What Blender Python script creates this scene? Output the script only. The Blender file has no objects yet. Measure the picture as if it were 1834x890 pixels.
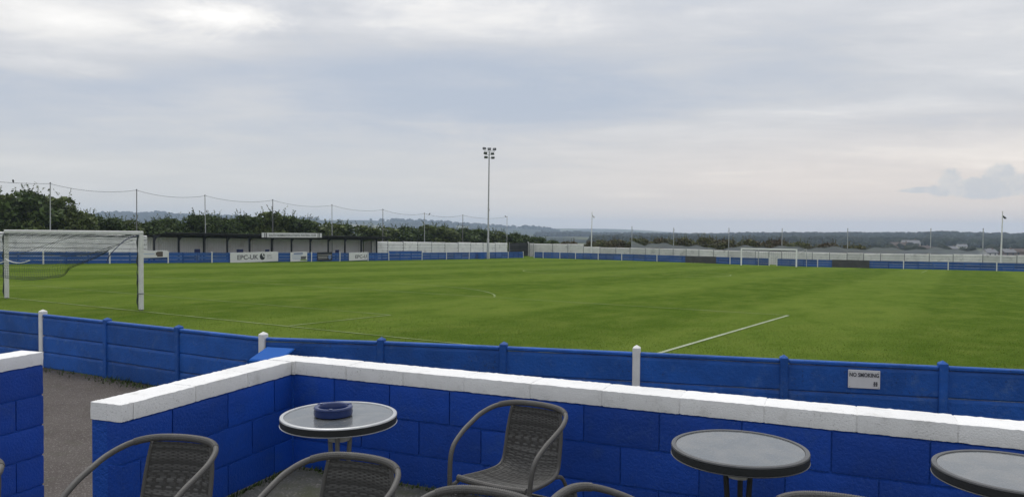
import bpy, math, random
import numpy as np
from mathutils import Vector, Matrix, Euler

random.seed(7); rng = np.random.default_rng(7)
scene = bpy.context.scene
COL = scene.collection
R = math.radians

# ------------------------------------------------------------------ camera
HC = 2.6
cam_d = bpy.data.cameras.new('camera'); cam = bpy.data.objects.new('camera', cam_d); COL.objects.link(cam)
cam_d.sensor_width = 36.0; cam_d.lens = 36.0 * 1350 / 1834; cam_d.clip_start = 0.05; cam_d.clip_end = 30000
pt, rl = R(-1.38), R(0.4)
fw = Vector((0, math.cos(pt), math.sin(pt))); r0 = Vector((1, 0, 0)); u0 = r0.cross(fw)
rt = r0 * math.cos(rl) + u0 * math.sin(rl); up = u0 * math.cos(rl) - r0 * math.sin(rl)
M3 = Matrix((rt, up, -fw)).transposed()
cam.matrix_world = Matrix.Translation((0, 0, HC)) @ M3.to_4x4()
scene.camera = cam

# ------------------------------------------------------------------ sky, sun, exposure
SUN_AZ, SUN_EL = R(-28), R(62)
world = bpy.data.worlds.new('World'); scene.world = world; world.use_nodes = True
wn = world.node_tree; wn.nodes.clear()
def N(nt, typ, ins=None, **attrs):
    n = nt.nodes.new(typ)
    for k, v in attrs.items(): setattr(n, k, v)
    for k, v in (ins or {}).items():
        if isinstance(v, bpy.types.NodeSocket): nt.links.new(v, n.inputs[k])
        else: n.inputs[k].default_value = v
    return n
def mth(nt, op, a, b=0.0, c=0.0, clamp=False):
    n = nt.nodes.new('ShaderNodeMath'); n.operation = op; n.use_clamp = clamp
    for i, v in enumerate((a, b, c)):
        if isinstance(v, bpy.types.NodeSocket): nt.links.new(v, n.inputs[i])
        else: n.inputs[i].default_value = v
    return n.outputs[0]
def vm(nt, op, a, b=None, scale=None):
    n = nt.nodes.new('ShaderNodeVectorMath'); n.operation = op
    for i, v in enumerate((a, b)):
        if v is None: continue
        if isinstance(v, bpy.types.NodeSocket): nt.links.new(v, n.inputs[i])
        else: n.inputs[i].default_value = v
    if scale is not None: n.inputs['Scale'].default_value = scale
    return n
def mixc(nt, fac, a, b, blend='MIX'):
    n = nt.nodes.new('ShaderNodeMix'); n.data_type = 'RGBA'; n.blend_type = blend
    for k, v in ((0, fac), (6, a), (7, b)):
        if isinstance(v, bpy.types.NodeSocket): nt.links.new(v, n.inputs[k])
        else: n.inputs[k].default_value = v if k == 0 else (tuple(v) + (1,))[:4]
    return n.outputs[2]
def mrange(nt, v, a, b, c=0.0, d=1.0, smooth=True):
    n = nt.nodes.new('ShaderNodeMapRange'); n.interpolation_type = 'SMOOTHSTEP' if smooth else 'LINEAR'
    nt.links.new(v, n.inputs[0])
    for i, x in enumerate((a, b, c, d)): n.inputs[1 + i].default_value = x
    return n.outputs[0]

def build_sky():
    nt = wn
    sky = N(nt, 'ShaderNodeTexSky', sky_type='NISHITA', sun_disc=False, sun_elevation=SUN_EL, sun_rotation=SUN_AZ,
            altitude=150, air_density=1.2, dust_density=2.5)
    tc = N(nt, 'ShaderNodeTexCoord')
    d = tc.outputs['Generated']
    sp = N(nt, 'ShaderNodeSeparateXYZ', {0: d})
    z = mth(nt, 'MAXIMUM', sp.outputs[2], 0.0)
    zz = mth(nt, 'ADD', z, 0.10)
    inv = mth(nt, 'DIVIDE', 1.0, zz)
    flat = N(nt, 'ShaderNodeCombineXYZ', {0: mth(nt, 'MULTIPLY', sp.outputs[0], inv), 1: mth(nt, 'MULTIPLY', sp.outputs[1], inv), 2: 0.0})
    def fbm(vec, scale, detail, off, dist=0.0, rough=0.55):
        v = vm(nt, 'ADD', vec, off).outputs[0]
        return N(nt, 'ShaderNodeTexNoise', {'Vector': v, 'Scale': scale, 'Detail': detail, 'Roughness': rough, 'Distortion': dist}).outputs['Fac']
    # cloud sheet: broad masses, streaks along the horizon, finer tufts
    st = vm(nt, 'MULTIPLY', flat.outputs[0], (0.5, 1.0, 1.0)).outputs[0]
    n1 = fbm(st, 0.75, 5, (3.1, 1.7, 0), 0.3)
    n2 = fbm(st, 2.2, 7, (8.3, 4.2, 2), 0.5, 0.6)
    lo = vm(nt, 'MULTIPLY', d, (2.4, 2.4, 15.0)).outputs[0]
    n3 = fbm(lo, 1.3, 7, (1.2, 6.3, 4.4), 0.5, 0.58)
    def cen(v, k): return mth(nt, 'MULTIPLY', mth(nt, 'SUBTRACT', v, 0.5), k)
    tot = mth(nt, 'ADD', mth(nt, 'ADD', cen(n1, 0.34), cen(n2, 0.50)), mth(nt, 'ADD', cen(n3, 0.50), 0.56))
    # soft masses of the cloud sheet where the photograph has them (direction lobes, broken up by noise)
    wob = fbm(vm(nt, 'MULTIPLY', d, (1, 1, 2.2)).outputs[0], 6.0, 8, (5, 2, 9), 0.4, 0.62)
    wobs = mth(nt, 'MULTIPLY', mth(nt, 'SUBTRACT', wob, 0.5), 2.6)
    def lobe(px, py, wx, wy, amp, w=1.0):
        u, v = (px - 917) / 1350, (412 - py) / 1350
        c = Vector((u, 1, v)).normalized()
        df = vm(nt, 'SUBTRACT', d, tuple(c)).outputs[0]
        df = vm(nt, 'MULTIPLY', df, (1350 / wx, 1350 / wx, 1350 / wy)).outputs[0]
        ln = vm(nt, 'LENGTH', df).outputs['Value']
        ln = mth(nt, 'ADD', ln, mth(nt, 'MULTIPLY', wobs, w))
        return mth(nt, 'MULTIPLY', mrange(nt, ln, 0.1, 1.5, 1.0, 0.0), amp)
    lobes = [lobe(390, 34, 95, 24, 0.24), lobe(420, 10, 260, 60, 0.08), lobe(900, 36, 270, 52, 0.30, .8), lobe(150, 30, 260, 70, 0.16), lobe(440, 182, 100, 26, 0.22),
             lobe(330, 105, 320, 50, 0.10), lobe(40, 122, 130, 13, 0.20), lobe(60, 300, 260, 12, 0.14), lobe(1250, 24, 60, 14, 0.16), lobe(1760, 110, 300, 70, 0.14), lobe(1750, 262, 260, 30, 0.20), lobe(1480, 195, 200, 14, 0.08),
             lobe(1300, 318, 420, 26, 0.17), lobe(1140, 347, 50, 8, 0.18), lobe(620, 60, 90, 30, 0.10),
             lobe(720, 150, 330, 80, -0.30, .5), lobe(560, 20, 120, 20, -0.12), lobe(140, 165, 330, 60, -0.20, .6), lobe(1010, 200, 260, 60, -0.18, .5), lobe(1380, 140, 260, 40, -0.12, .6), lobe(1600, 210, 200, 20, -0.08), lobe(520, 275, 420, 40, -0.10, .6), lobe(130, 255, 200, 22, -0.10, .6), lobe(740, 360, 120, 14, -0.08)]
    s = tot
    for l in lobes: s = mth(nt, 'ADD', s, l)
    ramp = N(nt, 'ShaderNodeValToRGB', {0: s})
    cr = ramp.color_ramp
    cr.elements[0].position = 0.22; cr.elements[0].color = (0.47, 0.525, 0.62, 1)
    cr.elements[1].position = 1.02 if False else 1.0; cr.elements[1].color = (1.02, 1.0, 0.97, 1)
    for p, c in ((0.36, (0.52, 0.56, 0.635)), (0.54, (0.61, 0.625, 0.66)), (0.68, (0.70, 0.705, 0.725)), (0.80, (0.83, 0.82, 0.81))):
        e = cr.elements.new(p); e.color = c + (1,)
    # the air close to the horizon is greyer, and pinkish towards the right
    hz = mrange(nt, z, 0.03, 0.17, 1.0, 0.0)
    side = mrange(nt, sp.outputs[0], -0.25, 0.45)
    hcol = mixc(nt, side, (0.665, 0.66, 0.64), (0.89, 0.765, 0.665))
    col = mixc(nt, mth(nt, 'MULTIPLY', hz, 0.70), ramp.outputs[0], hcol)
    # the small cumulus at the right
    cu = None
    for px, py, wx, wy in ((1650, 337, 32, 5), (1735, 332, 44, 16), (1698, 322, 20, 20), (1712, 335, 42, 12), (1788, 316, 26, 26), (1822, 326, 28, 20), (1765, 336, 66, 13)):
        u, v = (px - 917) / 1350, (414 - py) / 1350
        c = Vector((u, 1, v)).normalized()
        df = vm(nt, 'SUBTRACT', d, tuple(c)).outputs[0]
        df = vm(nt, 'MULTIPLY', df, (1350 / wx, 1350 / wx, 1350 / wy)).outputs[0]
        ln = vm(nt, 'LENGTH', df).outputs['Value']
        wob2 = fbm(d, 55.0, 5, (2, 2, 2), 0.0, 0.6)
        ln = mth(nt, 'ADD', ln, mth(nt, 'MULTIPLY', mth(nt, 'SUBTRACT', wob2, 0.5), 1.1))
        f = mrange(nt, ln, 0.72, 1.12, 1.0, 0.0)
        cu = f if cu is None else mth(nt, 'MAXIMUM', cu, f)
    col = mixc(nt, mth(nt, 'MULTIPLY', cu, 0.8), col, mixc(nt, mrange(nt, wob2, 0.40, 0.66), (0.575, 0.60, 0.635), (0.68, 0.675, 0.67)))
    # overcast skies grow brighter towards the zenith
    zen = mrange(nt, z, 0.22, 1.0, 1.0, 1.75, False)
    zc = N(nt, 'ShaderNodeCombineXYZ', {0: zen, 1: zen, 2: zen}).outputs[0]
    col = mixc(nt, 1.0, col, zc, 'MULTIPLY')
    col = vm(nt, 'SCALE', col, scale=10.0).outputs[0]
    out = mixc(nt, 0.95, sky.outputs[0], col)
    bg = N(nt, 'ShaderNodeBackground', {0: out, 1: 0.1})
    N(nt, 'ShaderNodeOutputWorld', {0: bg.outputs[0]})
build_sky()

sun_d = bpy.data.lights.new('sun', 'SUN'); sun = bpy.data.objects.new('sun', sun_d); COL.objects.link(sun)
sun_d.energy = 1.4; sun_d.angle = R(25); sun_d.color = (1.0, 0.96, 0.9)
sd = Vector((math.sin(SUN_AZ) * math.cos(SUN_EL), math.cos(SUN_AZ) * math.cos(SUN_EL), math.sin(SUN_EL)))
sun.rotation_euler = sd.to_track_quat('Z', 'Y').to_euler(); sun.location = (0, 0, 60)
vs = scene.view_settings
vs.view_transform = 'Standard'; vs.look = 'None'; vs.exposure = 0.08; vs.gamma = 1.0; vs.use_curve_mapping = False
scene.cycles.use_denoising = True
scene.cycles.max_bounces = 6; scene.cycles.volume_bounces = 1; scene.cycles.transparent_max_bounces = 24

# ------------------------------------------------------------------ place frame: s along the pitch, l across it
A31 = R(31)
UX, UY = math.sin(A31), math.cos(A31)
GX, GY = math.cos(A31), -math.sin(A31)
NX, NY = -15.07, 25.61
ROTP = -A31                                  # object rotation that maps local x to l and local y to s
def zg(s, l):
    s = np.asarray(s, float); l = np.asarray(l, float)
    sp = np.maximum(s, 0)
    z = -.0218 * np.minimum(sp, 140) - .22 * np.sin(np.pi * np.minimum(sp / 110, 1)) * np.clip(-l / 41, 0, 1)
    z = z - .2 * np.minimum(sp / 103, 1) ** 2 * np.exp(-((l - 5) / 20) ** 2)
    return z
def W(s, l, h=0.0):
    return Vector((NX + UX * s + GX * l, NY + UY * s + GY * l, float(zg(s, l)) + h))
def sl(x, y):
    return ((x - NX) * UX + (y - NY) * UY, (x - NX) * GX + (y - NY) * GY)

# ------------------------------------------------------------------ materials
MATS = {}
def mat(name, base, rough=0.8, spec=0.3, metal=0.0, var=0.0, vscale=4.0, bump=0.0, bscale=60.0, island=0.0, col2=None, coords='Object',
        dirt=None, dirt_amt=0.5, dscale=2.0, translucent=0.0, alpha=1.0, objrand=0.0, specks=None):
    if name in MATS: return MATS[name]
    m = bpy.data.materials.new(name); m.use_nodes = True; nt = m.node_tree
    p = nt.nodes['Principled BSDF']; out = nt.nodes['Material Output']
    p.inputs['Roughness'].default_value = rough; p.inputs['Specular IOR Level'].default_value = spec; p.inputs['Metallic'].default_value = metal
    col = None
    need = var or bump or dirt
    if need: tc = N(nt, 'ShaderNodeTexCoord').outputs[coords] if coords != 'Position' else N(nt, 'ShaderNodeNewGeometry').outputs['Position']
    b = tuple(base)
    c2 = tuple(col2) if col2 else tuple(min(1, x * 0.55) for x in b)
    if var:
        n = N(nt, 'ShaderNodeTexNoise', {'Vector': tc, 'Scale': vscale, 'Detail': 8.0, 'Roughness': 0.62})
        f = mrange(nt, n.outputs['Fac'], 0.32, 0.68)
        col = mixc(nt, mth(nt, 'MULTIPLY', f, var), b, c2)
    if dirt:
        n = N(nt, 'ShaderNodeTexNoise', {'Vector': tc, 'Scale': dscale, 'Detail': 10.0, 'Roughness': 0.7})
        f = mrange(nt, n.outputs['Fac'], 0.52, 0.72)
        col = mixc(nt, mth(nt, 'MULTIPLY', f, dirt_amt), col if col is not None else b, dirt)
    if specks:
        sc_, amt_, cs_ = specks
        n = N(nt, 'ShaderNodeTexNoise', {'Vector': tc, 'Scale': sc_, 'Detail': 3.0, 'Roughness': 0.6})
        lo_ = N(nt, 'ShaderNodeTexNoise', {'Vector': tc, 'Scale': sc_ * .06, 'Detail': 4.0})
        f = mth(nt, 'MULTIPLY', mrange(nt, n.outputs['Fac'], 0.60, 0.68), mrange(nt, lo_.outputs['Fac'], 0.42, 0.62))
        col = mixc(nt, mth(nt, 'MULTIPLY', f, amt_), col if col is not None else b, cs_)
    if island:
        g = N(nt, 'ShaderNodeNewGeometry')
        f = mth(nt, 'MULTIPLY_ADD', g.outputs['Random Per Island'], 2 * island, 1 - island)
        cc = N(nt, 'ShaderNodeCombineXYZ', {0: f, 1: f, 2: f}).outputs[0]
        col = mixc(nt, 1.0, col if col is not None else b, cc, 'MULTIPLY')
    if objrand:
        g = N(nt, 'ShaderNodeObjectInfo')
        f = mth(nt, 'MULTIPLY_ADD', g.outputs['Random'], 2 * objrand, 1 - objrand)
        cc = N(nt, 'ShaderNodeCombineXYZ', {0: f, 1: f, 2: f}).outputs[0]
        col = mixc(nt, 1.0, col if col is not None else b, cc, 'MULTIPLY')
    if col is None: p.inputs['Base Color'].default_value = b + (1,)
    else: nt.links.new(col, p.inputs['Base Color'])
    if bump:
        n = N(nt, 'ShaderNodeTexNoise', {'Vector': tc, 'Scale': bscale, 'Detail': 6.0, 'Roughness': 0.6})
        bp = N(nt, 'ShaderNodeBump', {'Strength': 1.0, 'Distance': bump, 'Height': n.outputs['Fac']})
        nt.links.new(bp.outputs[0], p.inputs['Normal'])
    sh = p.outputs[0]
    if translucent:
        t = N(nt, 'ShaderNodeBsdfTranslucent', {0: b + (1,)})
        if col is not None: nt.links.new(col, t.inputs[0])
        sh = N(nt, 'ShaderNodeMixShader', {0: translucent, 1: sh, 2: t.outputs[0]}).outputs[0]
    if alpha < 1:
        t = N(nt, 'ShaderNodeBsdfTransparent')
        sh = N(nt, 'ShaderNodeMixShader', {0: alpha, 1: t.outputs[0], 2: sh}).outputs[0]
    nt.links.new(sh, out.inputs[0])
    MATS[name] = m
    return m

BLUE = (0.012, 0.058, 0.35)
m_wallblue = mat('blue masonry paint', (0.008, 0.060, 0.36), 0.5, 0.3, var=0.7, vscale=3.0, col2=(0.007, 0.043, 0.25), bump=0.005, bscale=60, coords='Position', dirt=(0.03, 0.085, 0.30), dirt_amt=0.5, dscale=6, objrand=0.12, specks=(70, 0.5, (0.05, 0.12, 0.36)))
m_fenceblue = mat('blue fence paint', (0.013, 0.090, 0.37), 0.55, 0.25, var=0.8, vscale=2.2, col2=(0.010, 0.060, 0.24), bump=0.010, bscale=26, coords='Position', dirt=(0.055, 0.125, 0.32), dirt_amt=0.75, dscale=6, objrand=0.16, specks=(28, 0.7, (0.02, 0.04, 0.10)))
m_farblue = mat('weathered blue fence paint', (0.022, 0.085, 0.30), 0.7, 0.2, var=0.6, vscale=0.8, col2=(0.05, 0.11, 0.26), coords='Position', dirt=(0.12, 0.15, 0.25), dirt_amt=0.5, dscale=1.6, objrand=0.25)
m_white = mat('white masonry paint', (0.76, 0.76, 0.755), 0.75, 0.2, var=0.35, vscale=5, col2=(0.64, 0.64, 0.63), bump=0.004, bscale=120, coords='Position', dirt=(0.38, 0.37, 0.34), dirt_amt=0.45, dscale=7, objrand=0.035, specks=(85, 0.5, (0.22, 0.22, 0.21)))
m_whitepost = mat('white post paint', (0.72, 0.72, 0.70), 0.6, 0.25, var=0.4, vscale=6, col2=(0.5, 0.5, 0.48), bump=0.002, bscale=30, coords='Position')
m_whitewall = mat('weathered white boards', (0.84, 0.835, 0.82), 0.8, 0.2, var=0.5, vscale=0.7, col2=(0.66, 0.66, 0.655), coords='Position', dirt=(0.24, 0.24, 0.25), dirt_amt=0.6, dscale=1.1, objrand=0.06)
m_whitefar = mat('dull white boards', (0.74, 0.73, 0.71), 0.8, 0.2, var=0.5, vscale=0.6, col2=(0.48, 0.48, 0.47), coords='Position', dirt=(0.22, 0.22, 0.22), dirt_amt=0.6, dscale=1.0, objrand=0.1)
m_greypost = mat('grey concrete post', (0.20, 0.20, 0.21), 0.85, 0.2, var=0.4, vscale=3, coords='Position')
m_weatherpost = mat('weathered post', (0.33, 0.33, 0.335), 0.85, 0.2, var=0.5, vscale=0.4, col2=(0.18, 0.18, 0.19), coords='Position')
m_mortar = mat('painted mortar', (0.011, 0.072, 0.37), 0.6, 0.25, bump=0.012, bscale=40, coords='Position')
m_metal = mat('galvanised metal', (0.42, 0.43, 0.44), 0.5, 0.4, metal=0.3, var=0.3, vscale=2, coords='Position')
m_darkmetal = mat('dark metal', (0.03, 0.032, 0.036), 0.55, 0.4)
m_lamp = mat('floodlight casing', (0.028, 0.03, 0.034), 0.5, 0.4)
m_lampglass = mat('floodlight glass', (0.14, 0.145, 0.15), 0.15, 0.5)
m_black = mat('black felt roof', (0.02, 0.021, 0.024), 0.9, 0.15, var=0.4, vscale=1.0, col2=(0.04, 0.04, 0.042), coords='Position')
m_sheet = mat('white corrugated sheet', (0.86, 0.85, 0.84), 0.6, 0.3, var=0.4, vscale=0.5, col2=(0.76, 0.75, 0.74), coords='Position', dirt=(0.52, 0.40, 0.35), dirt_amt=0.4, dscale=1.3)
m_text = mat('dark lettering', (0.03, 0.033, 0.04), 0.6)
m_textgrey = mat('grey lettering', (0.10, 0.10, 0.11), 0.6)
m_textwhite = mat('white lettering', (0.7, 0.7, 0.72), 0.6)
m_board = mat('white board', (0.66, 0.66, 0.67), 0.45, 0.35, var=0.2, vscale=1.5, col2=(0.55, 0.55, 0.56), coords='Position')
m_sign = mat('sign plastic', (0.62, 0.62, 0.62), 0.35, 0.4, var=0.15, vscale=8, coords='Position')
m_leaf = mat('hedge leaves', (0.068, 0.100, 0.030), 0.6, 0.15, island=0.6, var=0.5, vscale=0.5, col2=(0.036, 0.056, 0.020), coords='Position', translucent=0.2)
m_leaf2 = mat('hedge leaves pale', (0.098, 0.125, 0.036), 0.6, 0.15, island=0.5, var=0.5, vscale=0.6, col2=(0.05, 0.07, 0.024), coords='Position', translucent=0.2)
m_scrub = mat('scrub leaves', (0.11, 0.12, 0.05), 0.7, 0.15, island=0.5, var=0.9, vscale=0.22, col2=(0.085, 0.060, 0.045), coords='Position', translucent=0.15)
m_bark = mat('bark', (0.035, 0.028, 0.022), 0.9, 0.1)
m_wood = mat('distant woodland', (0.017, 0.023, 0.016), 0.9, 0.05, island=0.5, var=0.6, vscale=0.004, col2=(0.024, 0.026, 0.017), coords='Position')
m_netdark = mat('dark net cord', (0.06, 0.072, 0.075), 0.8, 0.1)
m_netgrey = mat('grey net cord', (0.20, 0.21, 0.22), 0.8, 0.1)
m_rope = mat('white rope', (0.6, 0.6, 0.6), 0.7, 0.2)
m_wire = mat('thin dark rope', (0.10, 0.11, 0.12), 0.8, 0.1)
m_veil = mat('far netting', (0.44, 0.47, 0.50), 0.9, 0.0, alpha=0.5)
m_veilthin = mat('thin far netting', (0.16, 0.18, 0.20), 0.9, 0.0, alpha=0.035)
m_tube = mat('wrapped chair tube', (0.088, 0.085, 0.080), 0.5, 0.35, var=0.5, vscale=14, col2=(0.065, 0.062, 0.057), bump=0.002, bscale=150)
m_weave = mat('chair weave', (0.088, 0.087, 0.084), 0.7, 0.15, island=0.4, var=0.35, vscale=9, col2=(0.07, 0.069, 0.066))
m_rib = mat('chair weave rib', (0.050, 0.048, 0.045), 0.7, 0.2)
m_rimlight = mat('aluminium table rim', (0.50, 0.51, 0.52), 0.35, 0.5, metal=0.7, var=0.2, vscale=20)
m_clamp = mat('cast aluminium', (0.48, 0.47, 0.44), 0.6, 0.3, var=0.4, vscale=30)
m_rimdark = mat('dark table rim', (0.09, 0.092, 0.095), 0.4, 0.5, metal=0.3, var=0.3, vscale=20)
m_rimside = mat('ribbed dark table edge', (0.018, 0.02, 0.021), 0.6, 0.3, bump=0.002, bscale=300)
m_tleg = mat('grey table tube', (0.26, 0.26, 0.25), 0.45, 0.45, metal=0.4, var=0.4, vscale=25)
m_tlegdark = mat('dark table tube', (0.03, 0.031, 0.033), 0.45, 0.45, metal=0.2)
m_ash = mat('blue melamine', (0.008, 0.022, 0.10), 0.25, 0.4, var=0.3, vscale=30, col2=(0.012, 0.03, 0.11))
m_ashgrey = mat('ash', (0.30, 0.31, 0.33), 0.7, 0.3, var=0.6, vscale=60)
m_bin = mat('bright blue plastic', (0.004, 0.085, 0.36), 0.7, 0.15, var=0.2, vscale=4)
m_bluedark = mat('dark blue seat', (0.010, 0.018, 0.07), 0.6, 0.3)
m_brick = mat('distant brick', (0.17, 0.135, 0.115), 0.9, 0.1)
m_render = mat('distant pale wall', (0.60, 0.59, 0.56), 0.9, 0.1)
m_tile = mat('distant roof tiles', (0.125, 0.10, 0.088), 0.9, 0.1, var=0.4, vscale=0.3, coords='Position')
m_tilegrey = mat('distant grey roof', (0.20, 0.20, 0.21), 0.9, 0.1)
m_glass = mat('distant window glass', (0.05, 0.06, 0.07), 0.2, 0.5)
m_bird = mat('dark feathers', (0.02, 0.02, 0.022), 0.8, 0.1)
m_goalbright = mat('clean goal paint', (0.82, 0.82, 0.81), 0.45, 0.35)
m_goal = mat('goal paint', (0.66, 0.66, 0.65), 0.45, 0.35, var=0.35, vscale=4, col2=(0.46, 0.45, 0.43), coords='Position')
m_linefaint = mat('faded pitch line paint', (0.20, 0.25, 0.11), 0.9, 0.1, var=1.0, vscale=0.9, col2=(0.11, 0.16, 0.035), coords='Position')
m_line = mat('pitch line paint', (0.34, 0.38, 0.28), 0.9, 0.1, var=0.8, vscale=1.3, col2=(0.24, 0.28, 0.16), coords='Position')

def table_glass():
    m = bpy.data.materials.new('textured table glass'); m.use_nodes = True; nt = m.node_tree
    p = nt.nodes['Principled BSDF']
    tc = N(nt, 'ShaderNodeTexCoord').outputs['Object']
    n = N(nt, 'ShaderNodeTexNoise', {'Vector': tc, 'Scale': 7.0, 'Detail': 9.0, 'Roughness': 0.65})
    v = N(nt, 'ShaderNodeTexVoronoi', {'Vector': tc, 'Scale': 120.0})
    sp = N(nt, 'ShaderNodeTexNoise', {'Vector': tc, 'Scale': 60.0, 'Detail': 4.0})
    f = mrange(nt, n.outputs['Fac'], 0.35, 0.7)
    f2 = mrange(nt, sp.outputs['Fac'], 0.60, 0.70)
    c = mixc(nt, f, (0.095, 0.108, 0.118), (0.14, 0.145, 0.145))
    c = mixc(nt, mth(nt, 'MULTIPLY', f2, 0.22), c, (0.30, 0.28, 0.25))
    nt.links.new(c, p.inputs['Base Color'])
    p.inputs['Roughness'].default_value = 0.16; p.inputs['Specular IOR Level'].default_value = 0.7
    nt.links.new(mrange(nt, n.outputs['Fac'], 0.3, 0.75, 0.05, 0.16), p.inputs['Roughness'])
    b = N(nt, 'ShaderNodeBump', {'Strength': 0.25, 'Distance': 0.001, 'Height': v.outputs['Distance']})
    nt.links.new(b.outputs[0], p.inputs['Normal'])
    return m
m_tglass = table_glass()

def grass_mat():
    m = bpy.data.materials.new('mown grass'); m.use_nodes = True; nt = m.node_tree
    p = nt.nodes['Principled BSDF']
    tc = N(nt, 'ShaderNodeTexCoord').outputs['Object']
    sp = N(nt, 'ShaderNodeSeparateXYZ', {0: tc})
    # mowing stripes along the pitch (the grass itself is bent two ways)
    wob = N(nt, 'ShaderNodeTexNoise', {'Vector': tc, 'Scale': 0.25, 'Detail': 3.0}).outputs['Fac']
    lx = mth(nt, 'ADD', sp.outputs[0], mth(nt, 'MULTIPLY_ADD', wob, 1.2, -25.1))
    st = mth(nt, 'SINE', mth(nt, 'MULTIPLY', lx, 2 * math.pi / 11.0))
    st = mrange(nt, st, -0.35, 0.35)
    big = N(nt, 'ShaderNodeTexNoise', {'Vector': tc, 'Scale': 0.09, 'Detail': 5.0, 'Roughness': 0.6}).outputs['Fac']
    mid = N(nt, 'ShaderNodeTexNoise', {'Vector': vm(nt, 'MULTIPLY', tc, (1.0, 0.55, 1)).outputs[0], 'Scale': 0.9, 'Detail': 8.0, 'Roughness': 0.68}).outputs['Fac']
    fine = N(nt, 'ShaderNodeTexNoise', {'Vector': tc, 'Scale': 26.0, 'Detail': 6.0, 'Roughness': 0.75}).outputs['Fac']
    c = mixc(nt, mrange(nt, big, 0.3, 0.7), (0.084, 0.134, 0.020), (0.110, 0.158, 0.028))
    c = mixc(nt, mth(nt, 'MULTIPLY', st, 0.72), c, (0.054, 0.096, 0.012))
    c = mixc(nt, mth(nt, 'MULTIPLY', mrange(nt, mid, 0.42, 0.72), 0.65), c, (0.130, 0.166, 0.034))
    c = mixc(nt, mth(nt, 'MULTIPLY', mrange(nt, mid, 0.52, 0.28), 0.55), c, (0.048, 0.086, 0.010))
    c = mixc(nt, mth(nt, 'MULTIPLY', mrange(nt, fine, 0.50, 0.72), 0.7), c, (0.17, 0.20, 0.06))
    c = mixc(nt, mth(nt, 'MULTIPLY', mrange(nt, fine, 0.50, 0.28), 0.75), c, (0.022, 0.050, 0.004))
    nt.links.new(c, p.inputs['Base Color'])
    p.inputs['Roughness'].default_value = 1.0; p.inputs['Specular IOR Level'].default_value = 0.0
    b = N(nt, 'ShaderNodeBump', {'Strength': 0.7, 'Distance': 0.03, 'Height': fine}); nt.links.new(b.outputs[0], p.inputs['Normal'])
    return m
m_grass = grass_mat()

def tarmac_mat(name, a, b2, moss, amt):
    m = bpy.data.materials.new(name); m.use_nodes = True; nt = m.node_tree
    p = nt.nodes['Principled BSDF']
    g = N(nt, 'ShaderNodeNewGeometry').outputs['Position']
    n = N(nt, 'ShaderNodeTexNoise', {'Vector': g, 'Scale': 1.1, 'Detail': 8.0, 'Roughness': 0.65}).outputs['Fac']
    v = N(nt, 'ShaderNodeTexVoronoi', {'Vector': g, 'Scale': 95.0})
    f = N(nt, 'ShaderNodeTexNoise', {'Vector': g, 'Scale': 70.0, 'Detail': 5.0, 'Roughness': 0.7}).outputs['Fac']
    c = mixc(nt, mrange(nt, n, 0.3, 0.7), a, b2)
    sp = N(nt, 'ShaderNodeSeparateColor', {0: v.outputs['Color']})
    c = mixc(nt, mth(nt, 'MULTIPLY', mrange(nt, sp.outputs[0], 0.8, 1.0), 0.6), c, (0.24, 0.225, 0.21))
    c = mixc(nt, mth(nt, 'MULTIPLY', mrange(nt, f, 0.5, 0.3), 0.6), c, tuple(x * 0.5 for x in a))
    mo = N(nt, 'ShaderNodeTexNoise', {'Vector': g, 'Scale': 2.6, 'Detail': 8.0, 'Roughness': 0.7}).outputs['Fac']
    c = mixc(nt, mth(nt, 'MULTIPLY', mrange(nt, mo, 0.5, 0.68), amt), c, moss)
    nt.links.new(c, p.inputs['Base Color']); p.inputs['Roughness'].default_value = 0.9; p.inputs['Specular IOR Level'].default_value = 0.2
    b = N(nt, 'ShaderNodeBump', {'Strength': 0.8, 'Distance': 0.006, 'Height': f}); nt.links.new(b.outputs[0], p.inputs['Normal'])
    return m
m_tarmac = tarmac_mat('worn tarmac', (0.066, 0.056, 0.051), (0.090, 0.079, 0.073), (0.06, 0.062, 0.04), 0.3)
m_patio = tarmac_mat('mossy patio', (0.075, 0.076, 0.070), (0.115, 0.115, 0.10), (0.055, 0.062, 0.032), 0.7)

def terrain_mat():
    m = bpy.data.materials.new('fields'); m.use_nodes = True; nt = m.node_tree
    p = nt.nodes['Principled BSDF']
    g = N(nt, 'ShaderNodeNewGeometry').outputs['Position']
    v = N(nt, 'ShaderNodeTexVoronoi', {'Vector': vm(nt, 'MULTIPLY', g, (1, 0.6, 0)).outputs[0], 'Scale': 0.0042})
    e = N(nt, 'ShaderNodeTexVoronoi', {'Vector': vm(nt, 'MULTIPLY', g, (1, 0.6, 0)).outputs[0], 'Scale': 0.0042}, feature='DISTANCE_TO_EDGE')
    sp = N(nt, 'ShaderNodeSeparateColor', {0: v.outputs['Color']})
    c = mixc(nt, sp.outputs[0], (0.075, 0.095, 0.035), (0.16, 0.145, 0.075))
    wd = N(nt, 'ShaderNodeTexNoise', {'Vector': g, 'Scale': 0.0022, 'Detail': 6.0, 'Roughness': 0.6}).outputs['Fac']
    c = mixc(nt, mrange(nt, wd, 0.44, 0.50), c, (0.020, 0.027, 0.018))
    c = mixc(nt, mrange(nt, e.outputs['Distance'], 0.05, 0.02), c, (0.020, 0.027, 0.018))
    nt.links.new(c, p.inputs['Base Color']); p.inputs['Roughness'].default_value = 0.95; p.inputs['Specular IOR Level'].default_value = 0.05
    return m
m_fields = terrain_mat()

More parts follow.
